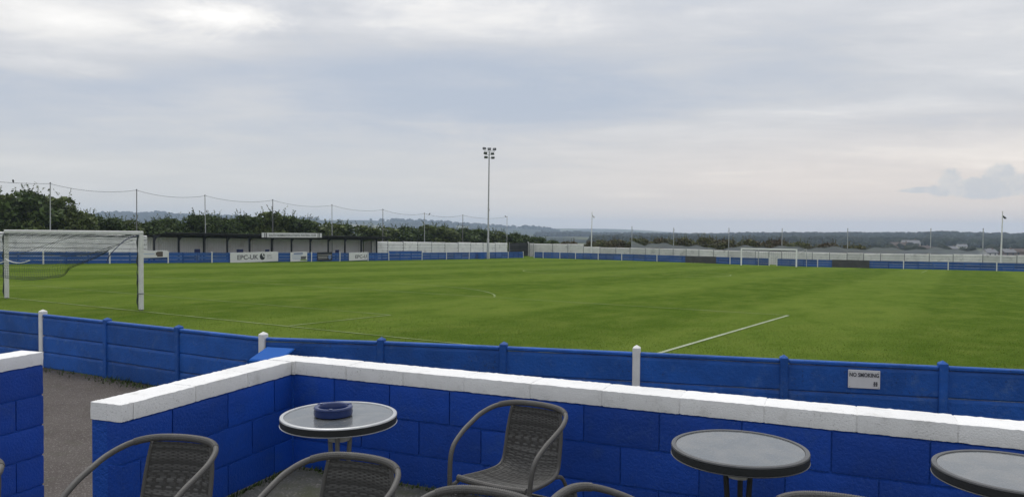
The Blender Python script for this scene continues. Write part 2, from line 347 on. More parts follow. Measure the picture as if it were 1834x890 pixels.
# ------------------------------------------------------------------ mesh helpers
def new_mesh(name, v, f, material, smooth=False):
    me = bpy.data.meshes.new(name); me.from_pydata([tuple(p) for p in v], [], f); me.update()
    mats = material if isinstance(material, (list, tuple)) else [material]
    for mm in mats: me.materials.append(mm)
    if smooth: me.polygons.foreach_set('use_smooth', [True] * len(me.polygons))
    return me
class MB:
    def __init__(self): self.v = []; self.f = []; self.mi = []; self.cur = 0
    def _f(self, *fs):
        for f in fs: self.f.append(f); self.mi.append(self.cur)
    def box(self, c, size, rz=0.0, bev=0.0, M=None):
        hx, hy, hz = size[0] / 2, size[1] / 2, size[2] / 2
        c = Vector(c); rot = M if M is not None else Matrix.Rotation(rz, 3, 'Z')
        b = min(bev, hx * .9, hy * .9, hz * .9); n = len(self.v)
        if b <= 0:
            for sx, sy, sz in ((-1,-1,-1),(1,-1,-1),(1,1,-1),(-1,1,-1),(-1,-1,1),(1,-1,1),(1,1,1),(-1,1,1)):
                self.v.append(c + rot @ Vector((sx*hx, sy*hy, sz*hz)))
            self._f((n,n+3,n+2,n+1),(n+4,n+5,n+6,n+7),(n,n+1,n+5,n+4),(n+1,n+2,n+6,n+5),(n+2,n+3,n+7,n+6),(n+3,n,n+4,n+7))
            return self
        idx = {}
        for sx in (-1, 1):
            for sy in (-1, 1):
                for sz in (-1, 1):
                    for ax in range(3):
                        p = [sx*(hx-b), sy*(hy-b), sz*(hz-b)]; p[ax] = (sx*hx, sy*hy, sz*hz)[ax]
                        idx[(sx,sy,sz,ax)] = len(self.v); self.v.append(c + rot @ Vector(p))
        def q(a): 
            pts = [self.v[i] for i in a]
            nrm = (pts[1]-pts[0]).cross(pts[2]-pts[0])
            ctr = sum(pts, Vector())/len(pts)
            self._f(tuple(a) if nrm.dot(ctr-c) > 0 else tuple(reversed(a)))
        for s in (-1, 1):
            q([idx[(s,a,b2,0)] for a, b2 in ((-1,-1),(1,-1),(1,1),(-1,1))])
            q([idx[(a,s,b2,1)] for a, b2 in ((-1,-1),(1,-1),(1,1),(-1,1))])
            q([idx[(a,b2,s,2)] for a, b2 in ((-1,-1),(1,-1),(1,1),(-1,1))])
        for a in (-1, 1):
            for b2 in (-1, 1):
                q([idx[(a,b2,-1,0)], idx[(a,b2,1,0)], idx[(a,b2,1,1)], idx[(a,b2,-1,1)]])
                q([idx[(a,-1,b2,0)], idx[(a,1,b2,0)], idx[(a,1,b2,2)], idx[(a,-1,b2,2)]])
                q([idx[(-1,a,b2,1)], idx[(1,a,b2,1)], idx[(1,a,b2,2)], idx[(-1,a,b2,2)]])
                for c2 in (-1, 1): q([idx[(a,b2,c2,0)], idx[(a,b2,c2,1)], idx[(a,b2,c2,2)]])
        return self
    def tube(self, pts, r, n=8, cap=True, closed=False):
        pts = [Vector(p) for p in pts]; k = len(pts); rs = r if isinstance(r, (list, tuple)) else [r] * k
        tans = []
        for i in range(k):
            a = pts[(i-1) % k] if (closed or i > 0) else pts[i]; b = pts[(i+1) % k] if (closed or i < k-1) else pts[i]
            t = (b - a); tans.append(t.normalized() if t.length > 1e-9 else Vector((0,0,1)))
        ref = Vector((0,0,1)) if abs(tans[0].z) < .9 else Vector((1,0,0))
        x = tans[0].cross(ref).normalized(); base = len(self.v)
        for i in range(k):
            x = (x - tans[i] * x.dot(tans[i])).normalized(); y = tans[i].cross(x)
            for j in range(n):
                a = 2 * math.pi * j / n
                self.v.append(pts[i] + (x * math.cos(a) + y * math.sin(a)) * rs[i])
        for i in range(k if closed else k - 1):
            i2 = (i + 1) % k
            for j in range(n):
                j2 = (j + 1) % n
                self._f((base+i*n+j, base+i*n+j2, base+i2*n+j2, base+i2*n+j))
        if cap and not closed:
            self._f(tuple(base + j for j in reversed(range(n))), tuple(base + (k-1)*n + j for j in range(n)))
        return self
    def lathe(self, prof, n=32, c=(0,0,0), closed=False):
        c = Vector(c); base = len(self.v); k = len(prof)
        for r, z in prof:
            for j in range(n):
                a = 2 * math.pi * j / n
                self.v.append(c + Vector((r*math.cos(a), r*math.sin(a), z)))
        for i in range(k if closed else k-1):
            i2 = (i+1) % k
            for j in range(n):
                j2 = (j+1) % n
                self._f((base+i*n+j, base+i*n+j2, base+i2*n+j2, base+i2*n+j))
        return self
    def quad(self, *p):
        n = len(self.v); self.v += [Vector(q) for q in p]; self._f(tuple(range(n, n+len(p)))); return self
    def mesh(self, name, material, smooth=False):
        me = new_mesh(name, self.v, self.f, material, smooth)
        if isinstance(material, (list, tuple)): me.polygons.foreach_set('material_index', self.mi)
        return me
    def build(self, name, material, parent=None, smooth=False):
        """vertices are in the parent's space"""
        return link(name, self.mesh(name, material, smooth), parent)
def link(name, me, parent=None, loc=None, rz=None):
    o = bpy.data.objects.new(name, me); COL.objects.link(o)
    if parent: o.parent = parent
    if loc is not None: o.location = loc
    if rz is not None: o.rotation_euler = (0, 0, rz)
    return o
def tag(o, label=None, cat=None, group=None, kind=None):
    if label: o['label'] = label
    if cat: o['category'] = cat
    if group: o['group'] = group
    if kind: o['kind'] = kind
    return o
def thing(name, label, cat, loc=(0,0,0), rz=0.0, group=None):
    o = bpy.data.objects.new(name, None); COL.objects.link(o); o.empty_display_size = 0.2
    o.location = loc; o.rotation_euler = (0, 0, rz)
    return tag(o, label, cat, group)
def shade(o, ang=40):
    me = o.data
    me.polygons.foreach_set('use_smooth', [True] * len(me.polygons))
    try: me.set_sharp_from_angle(angle=R(ang))
    except Exception: pass
    return o
def text_mesh(s, size, material, extrude=0.004, align='CENTER'):
    c = bpy.data.curves.new('lettering', 'FONT'); c.body = s; c.size = size; c.align_x = align; c.align_y = 'CENTER'; c.extrude = extrude; c.resolution_u = 3; c.offset = size*(.018 if size > .1 else .010)
    o = bpy.data.objects.new('lettering', c); COL.objects.link(o)
    dg = bpy.context.evaluated_depsgraph_get()
    me = bpy.data.meshes.new_from_object(o.evaluated_get(dg))
    bpy.data.objects.remove(o); bpy.data.curves.remove(c)
    me.materials.clear(); me.materials.append(material)
    return me
def text_part(parent, s, size, material, loc, width=None, rz=0.0, height=None):
    me = text_mesh(s, size, material)
    xs = [v.co.x for v in me.vertices]; w = max(xs) - min(xs); cx = (max(xs)+min(xs))/2
    ys = [v.co.y for v in me.vertices]; h = max(ys)-min(ys); cy = (max(ys)+min(ys))/2
    fx = width / w if width else 1; fy = height / h if height else fx
    for v in me.vertices: v.co.x = (v.co.x - cx) * fx; v.co.y = (v.co.y - cy) * fy
    o = link('lettering', me, parent, loc); o.rotation_euler = (R(90), 0, rz)
    return o
def catmull(pts, n=8):
    pts = [Vector(p) for p in pts]; out = []
    P = [pts[0]*2 - pts[1]] + pts + [pts[-1]*2 - pts[-2]]
    for i in range(1, len(P)-2):
        for k in range(n):
            t = k / n; a, b, c, d = P[i-1], P[i], P[i+1], P[i+2]
            out.append(0.5*((2*b)+(c-a)*t+(2*a-5*b+4*c-d)*t*t+(3*b-a-3*c+d)*t**3))
    out.append(pts[-1]); return out

# ================================================================== THE LARGE STRUCTURE
# ---- terrain: one sheet round the ground, falling into the valley and rising to the hills
def prof(xs, ys):
    return lambda x: np.interp(x, xs, ys)
RIDGES = [  # (radius, width, profile of the crest as picture height seen from the ground, in 1/1350 of the distance)
    (2100, 520, prof([-2500, 900, 1000, 1100, 1180, 1260, 1330, 1450, 1560, 1640, 1690, 1760, 1834, 2100, 5000], [440, 446, 440, 437, 432, 427, 424, 424, 424, 425, 422, 425, 426, 424, 428])),
    (2700, 330, prof([-2500, 700, 940, 985, 1010, 1035, 1065, 1100, 1150, 1300, 5000], [430, 430, 428, 421, 419, 418.5, 421, 428, 436, 445, 445])),
    (3900, 650, prof([-2500, -200, 150, 185, 222, 250, 290, 330, 400, 480, 560, 630, 660, 700, 780, 850, 905, 935, 965, 1000, 1060, 1200, 1400, 5000],
                     [380, 384, 388, 385, 384, 387, 383.5, 389, 391, 393, 394, 394.5, 395, 397.5, 399.5, 405, 409, 408.5, 411, 417, 422, 428, 430, 430])),
    (5300, 700, prof([-2500, 850, 920, 1000, 1060, 1120, 1180, 1230, 1290, 1400, 1800, 5000], [408, 410, 411, 410, 409.5, 411, 414, 418, 420, 421.5, 420, 418])),
]
def vnoise(x, y, seed=0):
    xi = np.floor(x).astype(int); yi = np.floor(y).astype(int); xf = x-xi; yf = y-yi
    def h(a, b):
        n = (a*374761393 + b*668265263 + seed*144665) & 0x7fffffff
        n = ((n ^ (n >> 13)) * 1274126177) & 0x7fffffff
        return (n & 0xffff) / 65535.0
    u = xf*xf*(3-2*xf); v = yf*yf*(3-2*yf)
    return (h(xi,yi)*(1-u)+h(xi+1,yi)*u)*(1-v) + (h(xi,yi+1)*(1-u)+h(xi+1,yi+1)*u)*v
def terrain(x, y):
    x = np.asarray(x, float); y = np.asarray(y, float)
    s = (x-NX)*UX + (y-NY)*UY; l = (x-NX)*GX + (y-NY)*GY
    d = np.hypot(np.maximum(np.maximum(s-140, -75-s), 0), np.maximum(np.maximum(l-70, -75-l), 0))
    base = zg(np.clip(s, -75, 140), np.clip(l, -75, 70)) - .35
    z = base - 12.5*(1-np.exp(-d/330.0)) - .02*np.minimum(d, 40)
    r = np.hypot(x, y); th = np.arctan2(x, y)
    thc = np.clip(th, -1.2, 1.2)
    px = 917 + 1350*np.tan(thc); hor = 412.5 + .007*(px-917)
    hor = np.clip(hor, 398, 424)
    out = z
    for D, w, pf in RIDGES:
        crest = HC + (hor - pf(px)) * D*np.cos(thc)/1350
        crest = crest + (vnoise(x/180, y/180, 3)-.5)*D/1350*1.6
        g = np.exp(-((r-D)/w)**2)
        floor = -15.0
        out = np.maximum(out, z + np.maximum(crest-floor, 0)*g*1.0) if D < 3000 else np.maximum(out, floor + np.maximum(crest-floor, 0)*g)
    return out
def build_terrain():
    rs = np.concatenate([np.array([0.0]), np.geomspace(8, 400, 34), np.linspace(430, 3000, 56), np.linspace(3060, 6500, 40)])
    th = np.concatenate([np.linspace(R(-42), R(42), 420), np.linspace(R(44), R(316), 90)])
    nth = len(th)
    RR, TT = np.meshgrid(rs[1:], th, indexing='ij')
    X = RR*np.sin(TT); Y = RR*np.cos(TT); Z = terrain(X, Y)
    v = np.stack([X.ravel(), Y.ravel(), Z.ravel()], 1)
    v = np.vstack([v, [[0, 0, -.35]]]); c = len(v)-1
    f = []
    nr = len(rs)-1
    for i in range(nr-1):
        for j in range(nth):
            j2 = (j+1) % nth
            f.append((i*nth+j, i*nth+j2, (i+1)*nth+j2, (i+1)*nth+j))
    for j in range(nth): f.append((c, (j+1) % nth, j))
    f = [tuple(reversed(q)) for q in f]
    o = link('terrain', new_mesh('terrain', v, f, m_fields, True)); tag(o, kind='structure')
build_terrain()

# ---- the grass of the ground and the pitch: one sheet in (l, s) space
def build_pitch():
    ls = np.linspace(-62, 62, 63); ss = np.concatenate([np.linspace(-60, 0, 13), np.linspace(2, 128, 64)])
    LL, SS = np.meshgrid(ls, ss)
    v = np.stack([LL.ravel(), SS.ravel(), zg(SS, LL).ravel()], 1); n = len(ls)
    f = [(i*n+j, i*n+j+1, (i+1)*n+j+1, (i+1)*n+j) for i in range(len(ss)-1) for j in range(n-1)]
    o = link('pitch_grass', new_mesh('pitch_grass', v, f, m_grass, True), None, (NX, NY, 0), ROTP); tag(o, kind='structure')
    # painted lines
    b = MB()
    def seg(s0, l0, s1, l1, w=.10):
        nonlocal b
        n = max(2, int(math.hypot(s1-s0, l1-l0)/2)); d = Vector((l1-l0, s1-s0)).normalized(); nx, ny = -d.y*w/2, d.x*w/2
        for k in range(n):
            a, c = k/n, (k+1)/n
            p = (l0+(l1-l0)*a, s0+(s1-s0)*a); q = (l0+(l1-l0)*c, s0+(s1-s0)*c)
            pts = [(p[0]-nx, p[1]-ny), (q[0]-nx, q[1]-ny), (q[0]+nx, q[1]+ny), (p[0]+nx, p[1]+ny)]
            z = [float(zg(t[1], t[0]))+.012 for t in pts]
            pp = [(t[0], t[1], zz) for t, zz in zip(pts, z)]
            b.quad(*pp)
    def arc(cs, cl, rad, a0, a1, n=26, w=.10):
        for k in range(n):
            t0, t1 = a0+(a1-a0)*k/n, a0+(a1-a0)*(k+1)/n
            seg(cs+rad*math.cos(t0), cl+rad*math.sin(t0), cs+rad*math.cos(t1), cl+rad*math.sin(t1), w)
    seg(-.1, -34, -.1, 34, .09)
    seg(0, 10.65, 4.1, 10.7, .09); seg(4.1, -10.7, 4.1, 10.7, .07); seg(0, -10.65, 4.1, -10.7, .09)
    seg(13.1, -20.4, 13.1, 20.9, .09); seg(0, -20.4, 13.1, -20.4, .1)
    arc(8.6, 0, 9.9, -1.10, 1.10, 26, .09)
    seg(49, -34, 49, 34, .12); arc(49, 0, 9.15, 0, 2*math.pi, 48, .12)
    seg(98, -34, 98, 34, .12); seg(81.5, -18.3, 81.5, 22, .12); seg(98, -18.3, 81.5, -18.3, .12); seg(98, 22, 81.5, 22, .12)
    seg(0, -34, 98, -34, .12); seg(0, 34, 98, 34, .12)
    o = b.build('pitch_markings', m_linefaint); o.location = (NX, NY, 0); o.rotation_euler = (0, 0, ROTP); tag(o, kind='structure')
    b = MB(); seg(-.1, 20.45, 13.1, 20.9, .105)
    o = b.build('penalty_area_line', m_line); o.location = (NX, NY, 0); o.rotation_euler = (0, 0, ROTP); tag(o, kind='structure')
build_pitch()

def grass_blades():
    rnd = np.random.default_rng(21); n = 330000
    x = rnd.uniform(-20, 20, n); y = 8.5 + 25*rnd.random(n)**1.35
    xs = [-13.9, -8.63, -3.65, 10.5]; ys = [16.45, 13.85, 11.07, 7.78]
    ok = (y > np.interp(x, xs, ys)+.06) & (np.abs(x) < .72*y+.5) & (rnd.random(n) < np.clip((33-y)/18, 0, 1)); x, y = x[ok], y[ok]; n = len(x)
    s, l = (x-NX)*UX+(y-NY)*UY, (x-NX)*GX+(y-NY)*GY; z = zg(s, l)
    h = rnd.uniform(.014, .032, n)*(.7+.6*vnoise(x*1.3, y*1.3, 4))*np.clip((36-y)/20, .2, 1); w = rnd.uniform(.003, .006, n); th = rnd.uniform(0, 6.28, n); bx, by = rnd.normal(size=n)*.018, rnd.normal(size=n)*.018
    dx, dy = np.cos(th)*w, np.sin(th)*w
    V = np.empty((n, 4, 3))
    V[:, 0] = np.stack([x-dx, y-dy, z], 1); V[:, 1] = np.stack([x+dx, y+dy, z], 1); V[:, 2] = np.stack([x+bx+dx*.3, y+by+dy*.3, z+h], 1); V[:, 3] = np.stack([x+bx-dx*.3, y+by-dy*.3, z+h], 1)
    o = link('grass', mesh_quads('grass', V.reshape(-1, 3), mat('grass blades', (0.115, 0.165, 0.024), .9, .03, island=.5, translucent=.4)))
    tag(o, 'short mown grass blades of the pitch nearest the barrier', 'grass', kind='stuff')

# ---- near fence line and the tarmac in front of it
FENCE_L = [(-13.9, 16.45), (-12.1, 15.55), (-10.33, 14.72), (-8.63, 13.85), (-6.96, 12.93), (-5.30, 11.99), (-3.65, 11.07)]
FENCE_R = [(-3.65, 11.07), (-1.87, 10.79), (-.11, 10.38), (1.66, 9.965), (3.45, 9.50), (5.22, 9.075), (6.98, 8.64), (8.74, 8.21), (10.5, 7.78)]
b = MB()
poly = [(-13.9, 16.40)] + [(x, y-.02) for x, y in FENCE_L[1:]] + [(x, y-.02) for x, y in FENCE_R[1:]] + [(10.5, -9), (-13.9, -9)]
b.v = [Vector((x, y, .02)) for x, y in poly]; b._f(tuple(reversed(range(len(poly)))))
tag(b.build('tarmac_path', m_tarmac), kind='structure')

# ---- patio terrace: floor and steps
FZ = HC - 1.67           # patio floor
PC = Vector((-1.538, 5.295, 0)); D1 = Vector((.916, -.401, 0)); D2 = Vector((-.350, -.937, 0)).normalized()
ZT = HC - .93            # top of the copings
def v3(p, z): return Vector((p[0], p[1], z))
pp = [PC, PC + D1*7.5, Vector((6.5, -5, 0)), Vector((-5.2, -5, 0)), Vector((-4.35, 2.75, 0)), Vector((-2.45, 2.75, 0)), PC + D2*1.4]
b = MB(); n = len(pp)
b.v = [v3(p, FZ) for p in pp] + [v3(p, -.05) for p in pp]
b._f(tuple(reversed(range(n))))
for i in range(n): b._f((i, (i+1) % n, n+(i+1) % n, n+i))
tag(b.build('patio_floor', m_patio), kind='structure')
b = MB()
for k in range(4):
    h = FZ*(k+1)/5; b.box((-3.25+.105*(3-k)+.03, 2.76+.3*(3-k)+.15, h/2), (1.6, .3, h), bev=.012)
tag(b.build('patio_steps', m_patio), kind='structure')

# ================================================================== PATIO WALLS
def block_mesh(name, size, material, amp, seed, bev=.0065, div=(12, 3, 6)):
    """a concrete block with rounded arrises and an uneven rough face; origin at its centre"""
    rnd = np.random.default_rng(seed)
    nx, ny, nz = div; hx, hy, hz = [q/2 for q in size]
    verts = {}; V = []; F = []
    def vid(i, j, k):
        if (i, j, k) in verts: return verts[(i, j, k)]
        p = np.array([-hx+2*hx*i/nx, -hy+2*hy*j/ny, -hz+2*hz*k/nz])
        e = (i in (0, nx)) + (j in (0, ny)) + (k in (0, nz))
        inn = np.clip(p, [-hx+bev, -hy+bev, -hz+bev], [hx-bev, hy-bev, hz-bev])
        d = p-inn
        if e > 1:
            ln = np.linalg.norm(d); p = inn + d/ln*bev*(1.0 - (0.25*rnd.random()))
        p = p + (rnd.random(3)-.5)*amp*(2.2 if e > 1 else 1.0)
        verts[(i, j, k)] = len(V); V.append(p); return verts[(i, j, k)]
    for j, nn in ((0, 0), (ny, 1)):
        for i in range(nx):
            for k in range(nz):
                q = (vid(i, j, k), vid(i+1, j, k), vid(i+1, j, k+1), vid(i, j, k+1)); F.append(q if nn == 0 else q[::-1])
    for i, nn in ((0, 0), (nx, 1)):
        for j in range(ny):
            for k in range(nz):
                q = (vid(i, j, k), vid(i, j, k+1), vid(i, j+1, k+1), vid(i, j+1, k)); F.append(q if nn == 0 else q[::-1])
    for k, nn in ((0, 0), (nz, 1)):
        for i in range(nx):
            for j in range(ny):
                q = (vid(i, j, k), vid(i, j+1, k), vid(i+1, j+1, k), vid(i+1, j, k)); F.append(q if nn == 0 else q[::-1])
    me = new_mesh(name, V, F, material, True)
    me.set_sharp_from_angle(angle=R(28))
    return me
TH = .215
BLK = [block_mesh('block', (.4405, .10, .2155), m_wallblue, .0010, 20+i) for i in range(4)]
HALF = [block_mesh('block', (.2155, .10, .2155), m_wallblue, .0010, 40+i, div=(5, 3, 5)) for i in range(2)]
COP = [block_mesh('coping_stone', (.450, TH+.004, .095), m_white, .0014, 60+i, bev=.005, div=(22, 8, 4)) for i in range(5)]
def wall_run(root, p0, d, length, zlow, inner_sign, first_off=0.0, cop=True, cop_start=0.0, courses=None):
    """a run of blockwork from p0 along d; its face on the patio side lies on the line p0..; thickness goes to the other side"""
    ang = math.atan2(d.y, d.x); nrm = Vector((-d.y, d.x, 0)) * inner_sign      # points away from the visible face
    base = root.location
    z = ZT - .095; row = 0
    while z > zlow + .01:
        zc = z - .1125; x = -first_off - (0.225 if row % 2 else 0.0)
        while x < length - .02:
            a, e = max(x, 0), min(x+.45, length)
            w = e - a
            if w > .06:
                src = (BLK if w > .3 else HALF)[random.randrange(4 if w > .3 else 2)]
                me = src; nat = .45 if w > .3 else .225
                c = p0 + d*((a+e)/2) + nrm*(.05+random.uniform(-.0015, .0015)); c.z = zc
                o = link('block', me, root, c - base, ang + random.uniform(-.004, .004))
                o.scale = ((w-.0030)/(nat-.0095), 1, 1)
                if random.random() < .5: o.rotation_euler.x = math.pi if nat < 1 else 0
            x += .45
        z -= .225; row += 1
    hgt = ZT-.097-zlow
    cb = MB(); c = p0 + d*(length/2) + nrm*(.0088+(TH-.01)/2)
    cb.box(Vector((c.x, c.y, zlow + hgt/2)) - base, (length-.016, TH-.014, hgt), ang)
    cb.build('mortar_core', m_mortar, root)
    if cop:
        cb = MB(); c = p0 + d*((cop_start+length)/2) + nrm*(TH/2)
        cb.box(Vector((c.x, c.y, ZT-.0475)) - base, (length-cop_start-.004, TH-.008, .0870), ang); cb.build('coping_bedding', m_white, root)
        x = cop_start
        while x < length - .02:
            e = min(x+.452, length); w = e-x
            if w > .05:
                c = p0 + d*((x+e)/2) + nrm*(TH/2); c.z = ZT-.0475+random.uniform(-.001, .001)
                o = link('coping_stone', COP[random.randrange(5)], root, c-base, ang+random.uniform(-.003, .003)); o.scale = ((w-.004)/.450, 1, 1)
            x += .452
wr = thing('patio_wall', 'low blue blockwork wall with white coping turning the corner round the patio tables', 'wall', (PC.x, PC.y, 0))
NO = Vector((-D1.y, D1.x, 0))
wall_run(wr, PC.copy(), D1, 6.8, FZ-.02, 1, .1, cop=True, cop_start=0.0)
wall_run(wr, PC.copy(), D2, 1.455, FZ-.02, -1, .25, cop=True, cop_start=0.02)
# the corner itself
cb = MB(); nd2 = Vector((D2.y, -D2.x, 0))
cn = PC + NO*(TH/2) + nd2*(TH/2); cb.box(Vector((cn.x, cn.y, (ZT-.1)/2)) - wr.location, (TH+.01, TH+.01, ZT-.105), math.atan2(D1.y, D1.x)); cb.build('mortar_core', m_mortar, wr)
o = link('coping_stone', COP[1], wr, Vector((cn.x+.006, cn.y-.012, ZT-.0475)) - wr.location, math.atan2(D1.y, D1.x)); o.scale = (.52, 1.0, 1)
# outer foot of the walls down to the tarmac
for p, d, ln, sg in ((PC, D1, 6.8, 1), (PC, D2, 1.455, -1)):
    nr = Vector((-d.y, d.x, 0))*sg; c = p + d*(ln/2) + nr*(TH/2+.01)
    cb = MB(); cb.box(Vector((c.x, c.y, (FZ-.03)/2)) - wr.location, (ln, TH-.02, FZ-.03), math.atan2(d.y, d.x)); cb.build('foundation', m_mortar, wr)
D3 = Vector((-.30, -.954, 0)).normalized()
PL = Vector((-3.497, 5.615, 0))
wl = thing('passage_wall', 'blue blockwork wall end with white coping at the far left across the passage', 'wall', (PL.x, PL.y, 0))
wall_run(wl, PL.copy(), D3, 3.6, 0.02, -1, .0, cop_start=0.0)

# ================================================================== NEAR FENCE
def near_fence():
    root = thing('pitch_barrier', 'near blue concrete panel barrier between the patio and the goal line', 'fence', (-3.65, 11.07, 0))
    B = root.location
    WHITE = {(-8.63, 13.85), (-3.65, 11.07), (1.66, 9.965), (6.98, 8.64)}
    pts = FENCE_L + FENCE_R[1:]
    for i, p in enumerate(pts):
        q = pts[min(i+1, len(pts)-1)]; p0 = pts[max(i-1, 0)]
        ang = math.atan2(q[1]-p0[1], q[0]-p0[0])
        w = p in WHITE; top = 1.06 if w else 1.035
        m = MB(); wd = .10
        m.box((0, 0, top/2), (wd, .12, top), 0, .012)
        n = len(m.v); h = wd/2-.012
        m.v += [Vector((-h, -.048, top-.001)), Vector((h, -.048, top-.001)), Vector((h, .048, top-.001)), Vector((-h, .048, top-.001)), Vector((0, 0, top+.028))]
        m._f((n, n+1, n+4), (n+1, n+2, n+4), (n+2, n+3, n+4), (n+3, n, n+4))
        o = m.build('fence_post', m_whitepost if w else m_fenceblue, root)
        o.location = Vector((p[0], p[1], random.uniform(-.008, .008))) - B; o.rotation_euler = (random.uniform(-.006, .006), random.uniform(-.008, .008), ang)
        if w: o['label'] = 'white painted concrete post'
    for i in range(len(pts)-1):
        a, c = Vector((*pts[i], 0)), Vector((*pts[i+1], 0)); d = c-a; ln = d.length; ang = math.atan2(d.y, d.x); mid = (a+c)/2
        z = .02
        for hgt in (.29, .30, .335):
            m = MB(); L = ln-.10
            # panel with a rebated lower edge and a thin lip, seen as a shadow line
            nseg = 8
            secs = [(-.022, 0.004), (-.032, .02), (-.032, hgt-.045), (-.026, hgt-.02), (-.020, hgt-.004), (.024, hgt-.004), (.030, hgt-.04), (.030, .02), (.024, .004)]
            n0 = len(m.v)
            for k in range(nseg+1):
                for y, zz in secs:
                    m.v.append(Vector((-L/2+L*k/nseg, y+random.uniform(-.0015, .0015), zz+random.uniform(-.002, .002))))
            ns = len(secs)
            for k in range(nseg):
                for j in range(ns):
                    j2 = (j+1) % ns; m._f((n0+k*ns+j, n0+(k+1)*ns+j, n0+(k+1)*ns+j2, n0+k*ns+j2))
            o = m.build('fence_panel', m_fenceblue, root); o.location = Vector((mid.x, mid.y, z+random.uniform(-.002, .002))) - B; o.rotation_euler = (random.uniform(-.008, .008), random.uniform(-.003, .003), ang)
            z += hgt
        m = MB(); m.box((0, 0, 0), (ln-.10, .085, .05), 0, .012)
        o = m.build('top_rail', m_fenceblue, root); o.location = Vector((mid.x, mid.y, z+.028)) - B; o.rotation_euler = (0, random.uniform(-.002, .002), ang)
near_fence()

# NO SMOKING sign on the barrier
a, c = Vector((3.45, 9.50, 0)), Vector((5.22, 9.075, 0)); d = (c-a).normalized(); ang = math.atan2(d.y, d.x)
ctr = a + d*.93 + Vector((d.y, -d.x, 0))*.048
sg = thing('warning_sign', 'small white sign with black capitals fixed on the blue barrier at the right', 'sign', (ctr.x, ctr.y, .80), ang)
m = MB(); m.box((0, 0, 0), (.365, .012, .225), 0, .004); m.build('board', m_sign, sg)
text_part(sg, 'NO SMOKING', .06, m_text, (0, -.0075, .055), width=.335, height=.05)
m = MB(); m.box((.118, -.0075, -.052), (.018, .004, .055)); m.box((.142, -.0075, -.052), (.018, .004, .055)); m.box((.130, -.0072, -.052), (.05, .003, .008)); m.build('emblem', m_textgrey, sg)
SCR = MB().lathe([(0, .003), (.006, .002), (.007, 0)], 8).mesh('screw', m_metal)
for x in (-.165, .165):
    for z in (-.095, .095):
        o = link('screw', SCR, sg, (x, -.006, z)); o.rotation_euler = (R(90), 0, 0)

# bright blue litter bin standing against the barrier behind the wall corner
lb = thing('litter_bin', 'bright blue litter bin lid showing behind the white wall corner', 'bin', (-3.38, 10.62, .02), R(-15))
m = MB()
secs = [(0, .19, .17), (.06, .20, .18), (.70, .245, .22), (.74, .255, .23)]
for z, hx, hy in secs:
    for sx, sy in ((-1,-1),(1,-1),(1,1),(-1,1)): m.v.append(Vector((sx*hx, sy*hy, z)))
for k in range(3):
    for j in range(4): m._f((k*4+j, k*4+(j+1) % 4, (k+1)*4+(j+1) % 4, (k+1)*4+j))
m._f((3, 2, 1, 0)); m.build('body', m_bin, lb)
m = MB(); rotl = Matrix.Rotation(R(14), 3, 'X'); m.box((0, 0, .80), (.46, .46, .035), 0, .014, M=rotl); m.box((0, -.235, .725), (.42, .03, .07), 0, .01); m.build('lid', m_bin, lb)
m = MB(); m.tube([(-.2, .27, .84), (.2, .27, .84)], .014, 8); m.build('handle', m_darkmetal, lb)
for sx in (-1, 1):
    m = MB(); m.lathe([(.0, -.02), (.06, -.02), (.075, -.012), (.075, .012), (.06, .02), (0, .02)], 16)
    o = m.build('wheel', m_darkmetal, lb); o.rotation_euler = (0, R(90), 0); o.location = (sx*.22, .19, .075)

# ================================================================== FAR FENCES
UNITB = MB().box((0, 0, 0), (1, 1, 1), 0, .0).mesh('fence_panel', m_farblue)
def far_post(root, p, white, rz, hgt):
    m = MB(); w = .13 if white else .11
    m.box((0, 0, hgt/2), (w, .13, hgt), 0, .01); n = len(m.v); h = w/2-.01
    m.v += [Vector((-h, -.05, hgt-.001)), Vector((h, -.05, hgt-.001)), Vector((h, .05, hgt-.001)), Vector((-h, .05, hgt-.001)), Vector((0, 0, hgt+.03))]
    m._f((n, n+1, n+4), (n+1, n+2, n+4), (n+2, n+3, n+4), (n+3, n, n+4))
    o = m.build('fence_post', m_whitepost if white else m_farblue, root)
    o.location = p - root.location; o.rotation_euler = (0, random.uniform(-.012, .012), rz)
def far_fence(root, nodes, fn, skip=(), tall=()):
    """nodes: positions of the white posts; three bays between neighbours"""
    for i in range(len(nodes)-1):
        bays = 3 if nodes[i+1]-nodes[i] > 4 else (2 if nodes[i+1]-nodes[i] > 2.6 else 1)
        h = 1.05 if (i not in tall) else 1.28
        for k in range(bays+1):
            q = nodes[i] + (nodes[i+1]-nodes[i])*k/bays
            p = fn(q); rz = math.atan2(fn(q+.5).y-p.y, fn(q+.5).x-p.x)
            white = k == 0 or (k == bays and i == len(nodes)-2)
            if k < bays or white: far_post(root, p, white, rz, 1.12 if white else h+.0)
            if k == bays or (i, k) in skip or i in skip: continue
            q2 = nodes[i] + (nodes[i+1]-nodes[i])*(k+1)/bays; p2 = fn(q2); mid = (p+p2)/2; d = p2-p; ln = math.hypot(d.x, d.y)
            for r in range(3):
                hh = (h-.04)/3
                o = link('fence_panel', UNITB, root, mid + Vector((0, 0, .02+hh*(r+.5))) - root.location)
                o.scale = (ln-.1, .06, hh-.022); o.rotation_euler = (random.uniform(-.02, .02), -math.atan2(d.z, ln)+random.uniform(-.003, .003), rz)
            o = link('top_rail', UNITB, root, mid + Vector((0, 0, h+.005)) - root.location); o.scale = (ln-.1, .09, .04); o.rotation_euler = (0, -math.atan2(d.z, ln), rz)
SIDE = [2.2, 8.3, 14.3, 20.15, 25.95, 31.85, 36.87, 43.25, 50.81, 55.6, 60.8, 64.94, 72.25, 78.25, 84.31, 90.2, 96.19, 101.33]
ff = thing('touchline_barrier', 'long blue panel barrier with white posts along the far touchline below the stand', 'fence', W(40, -41))
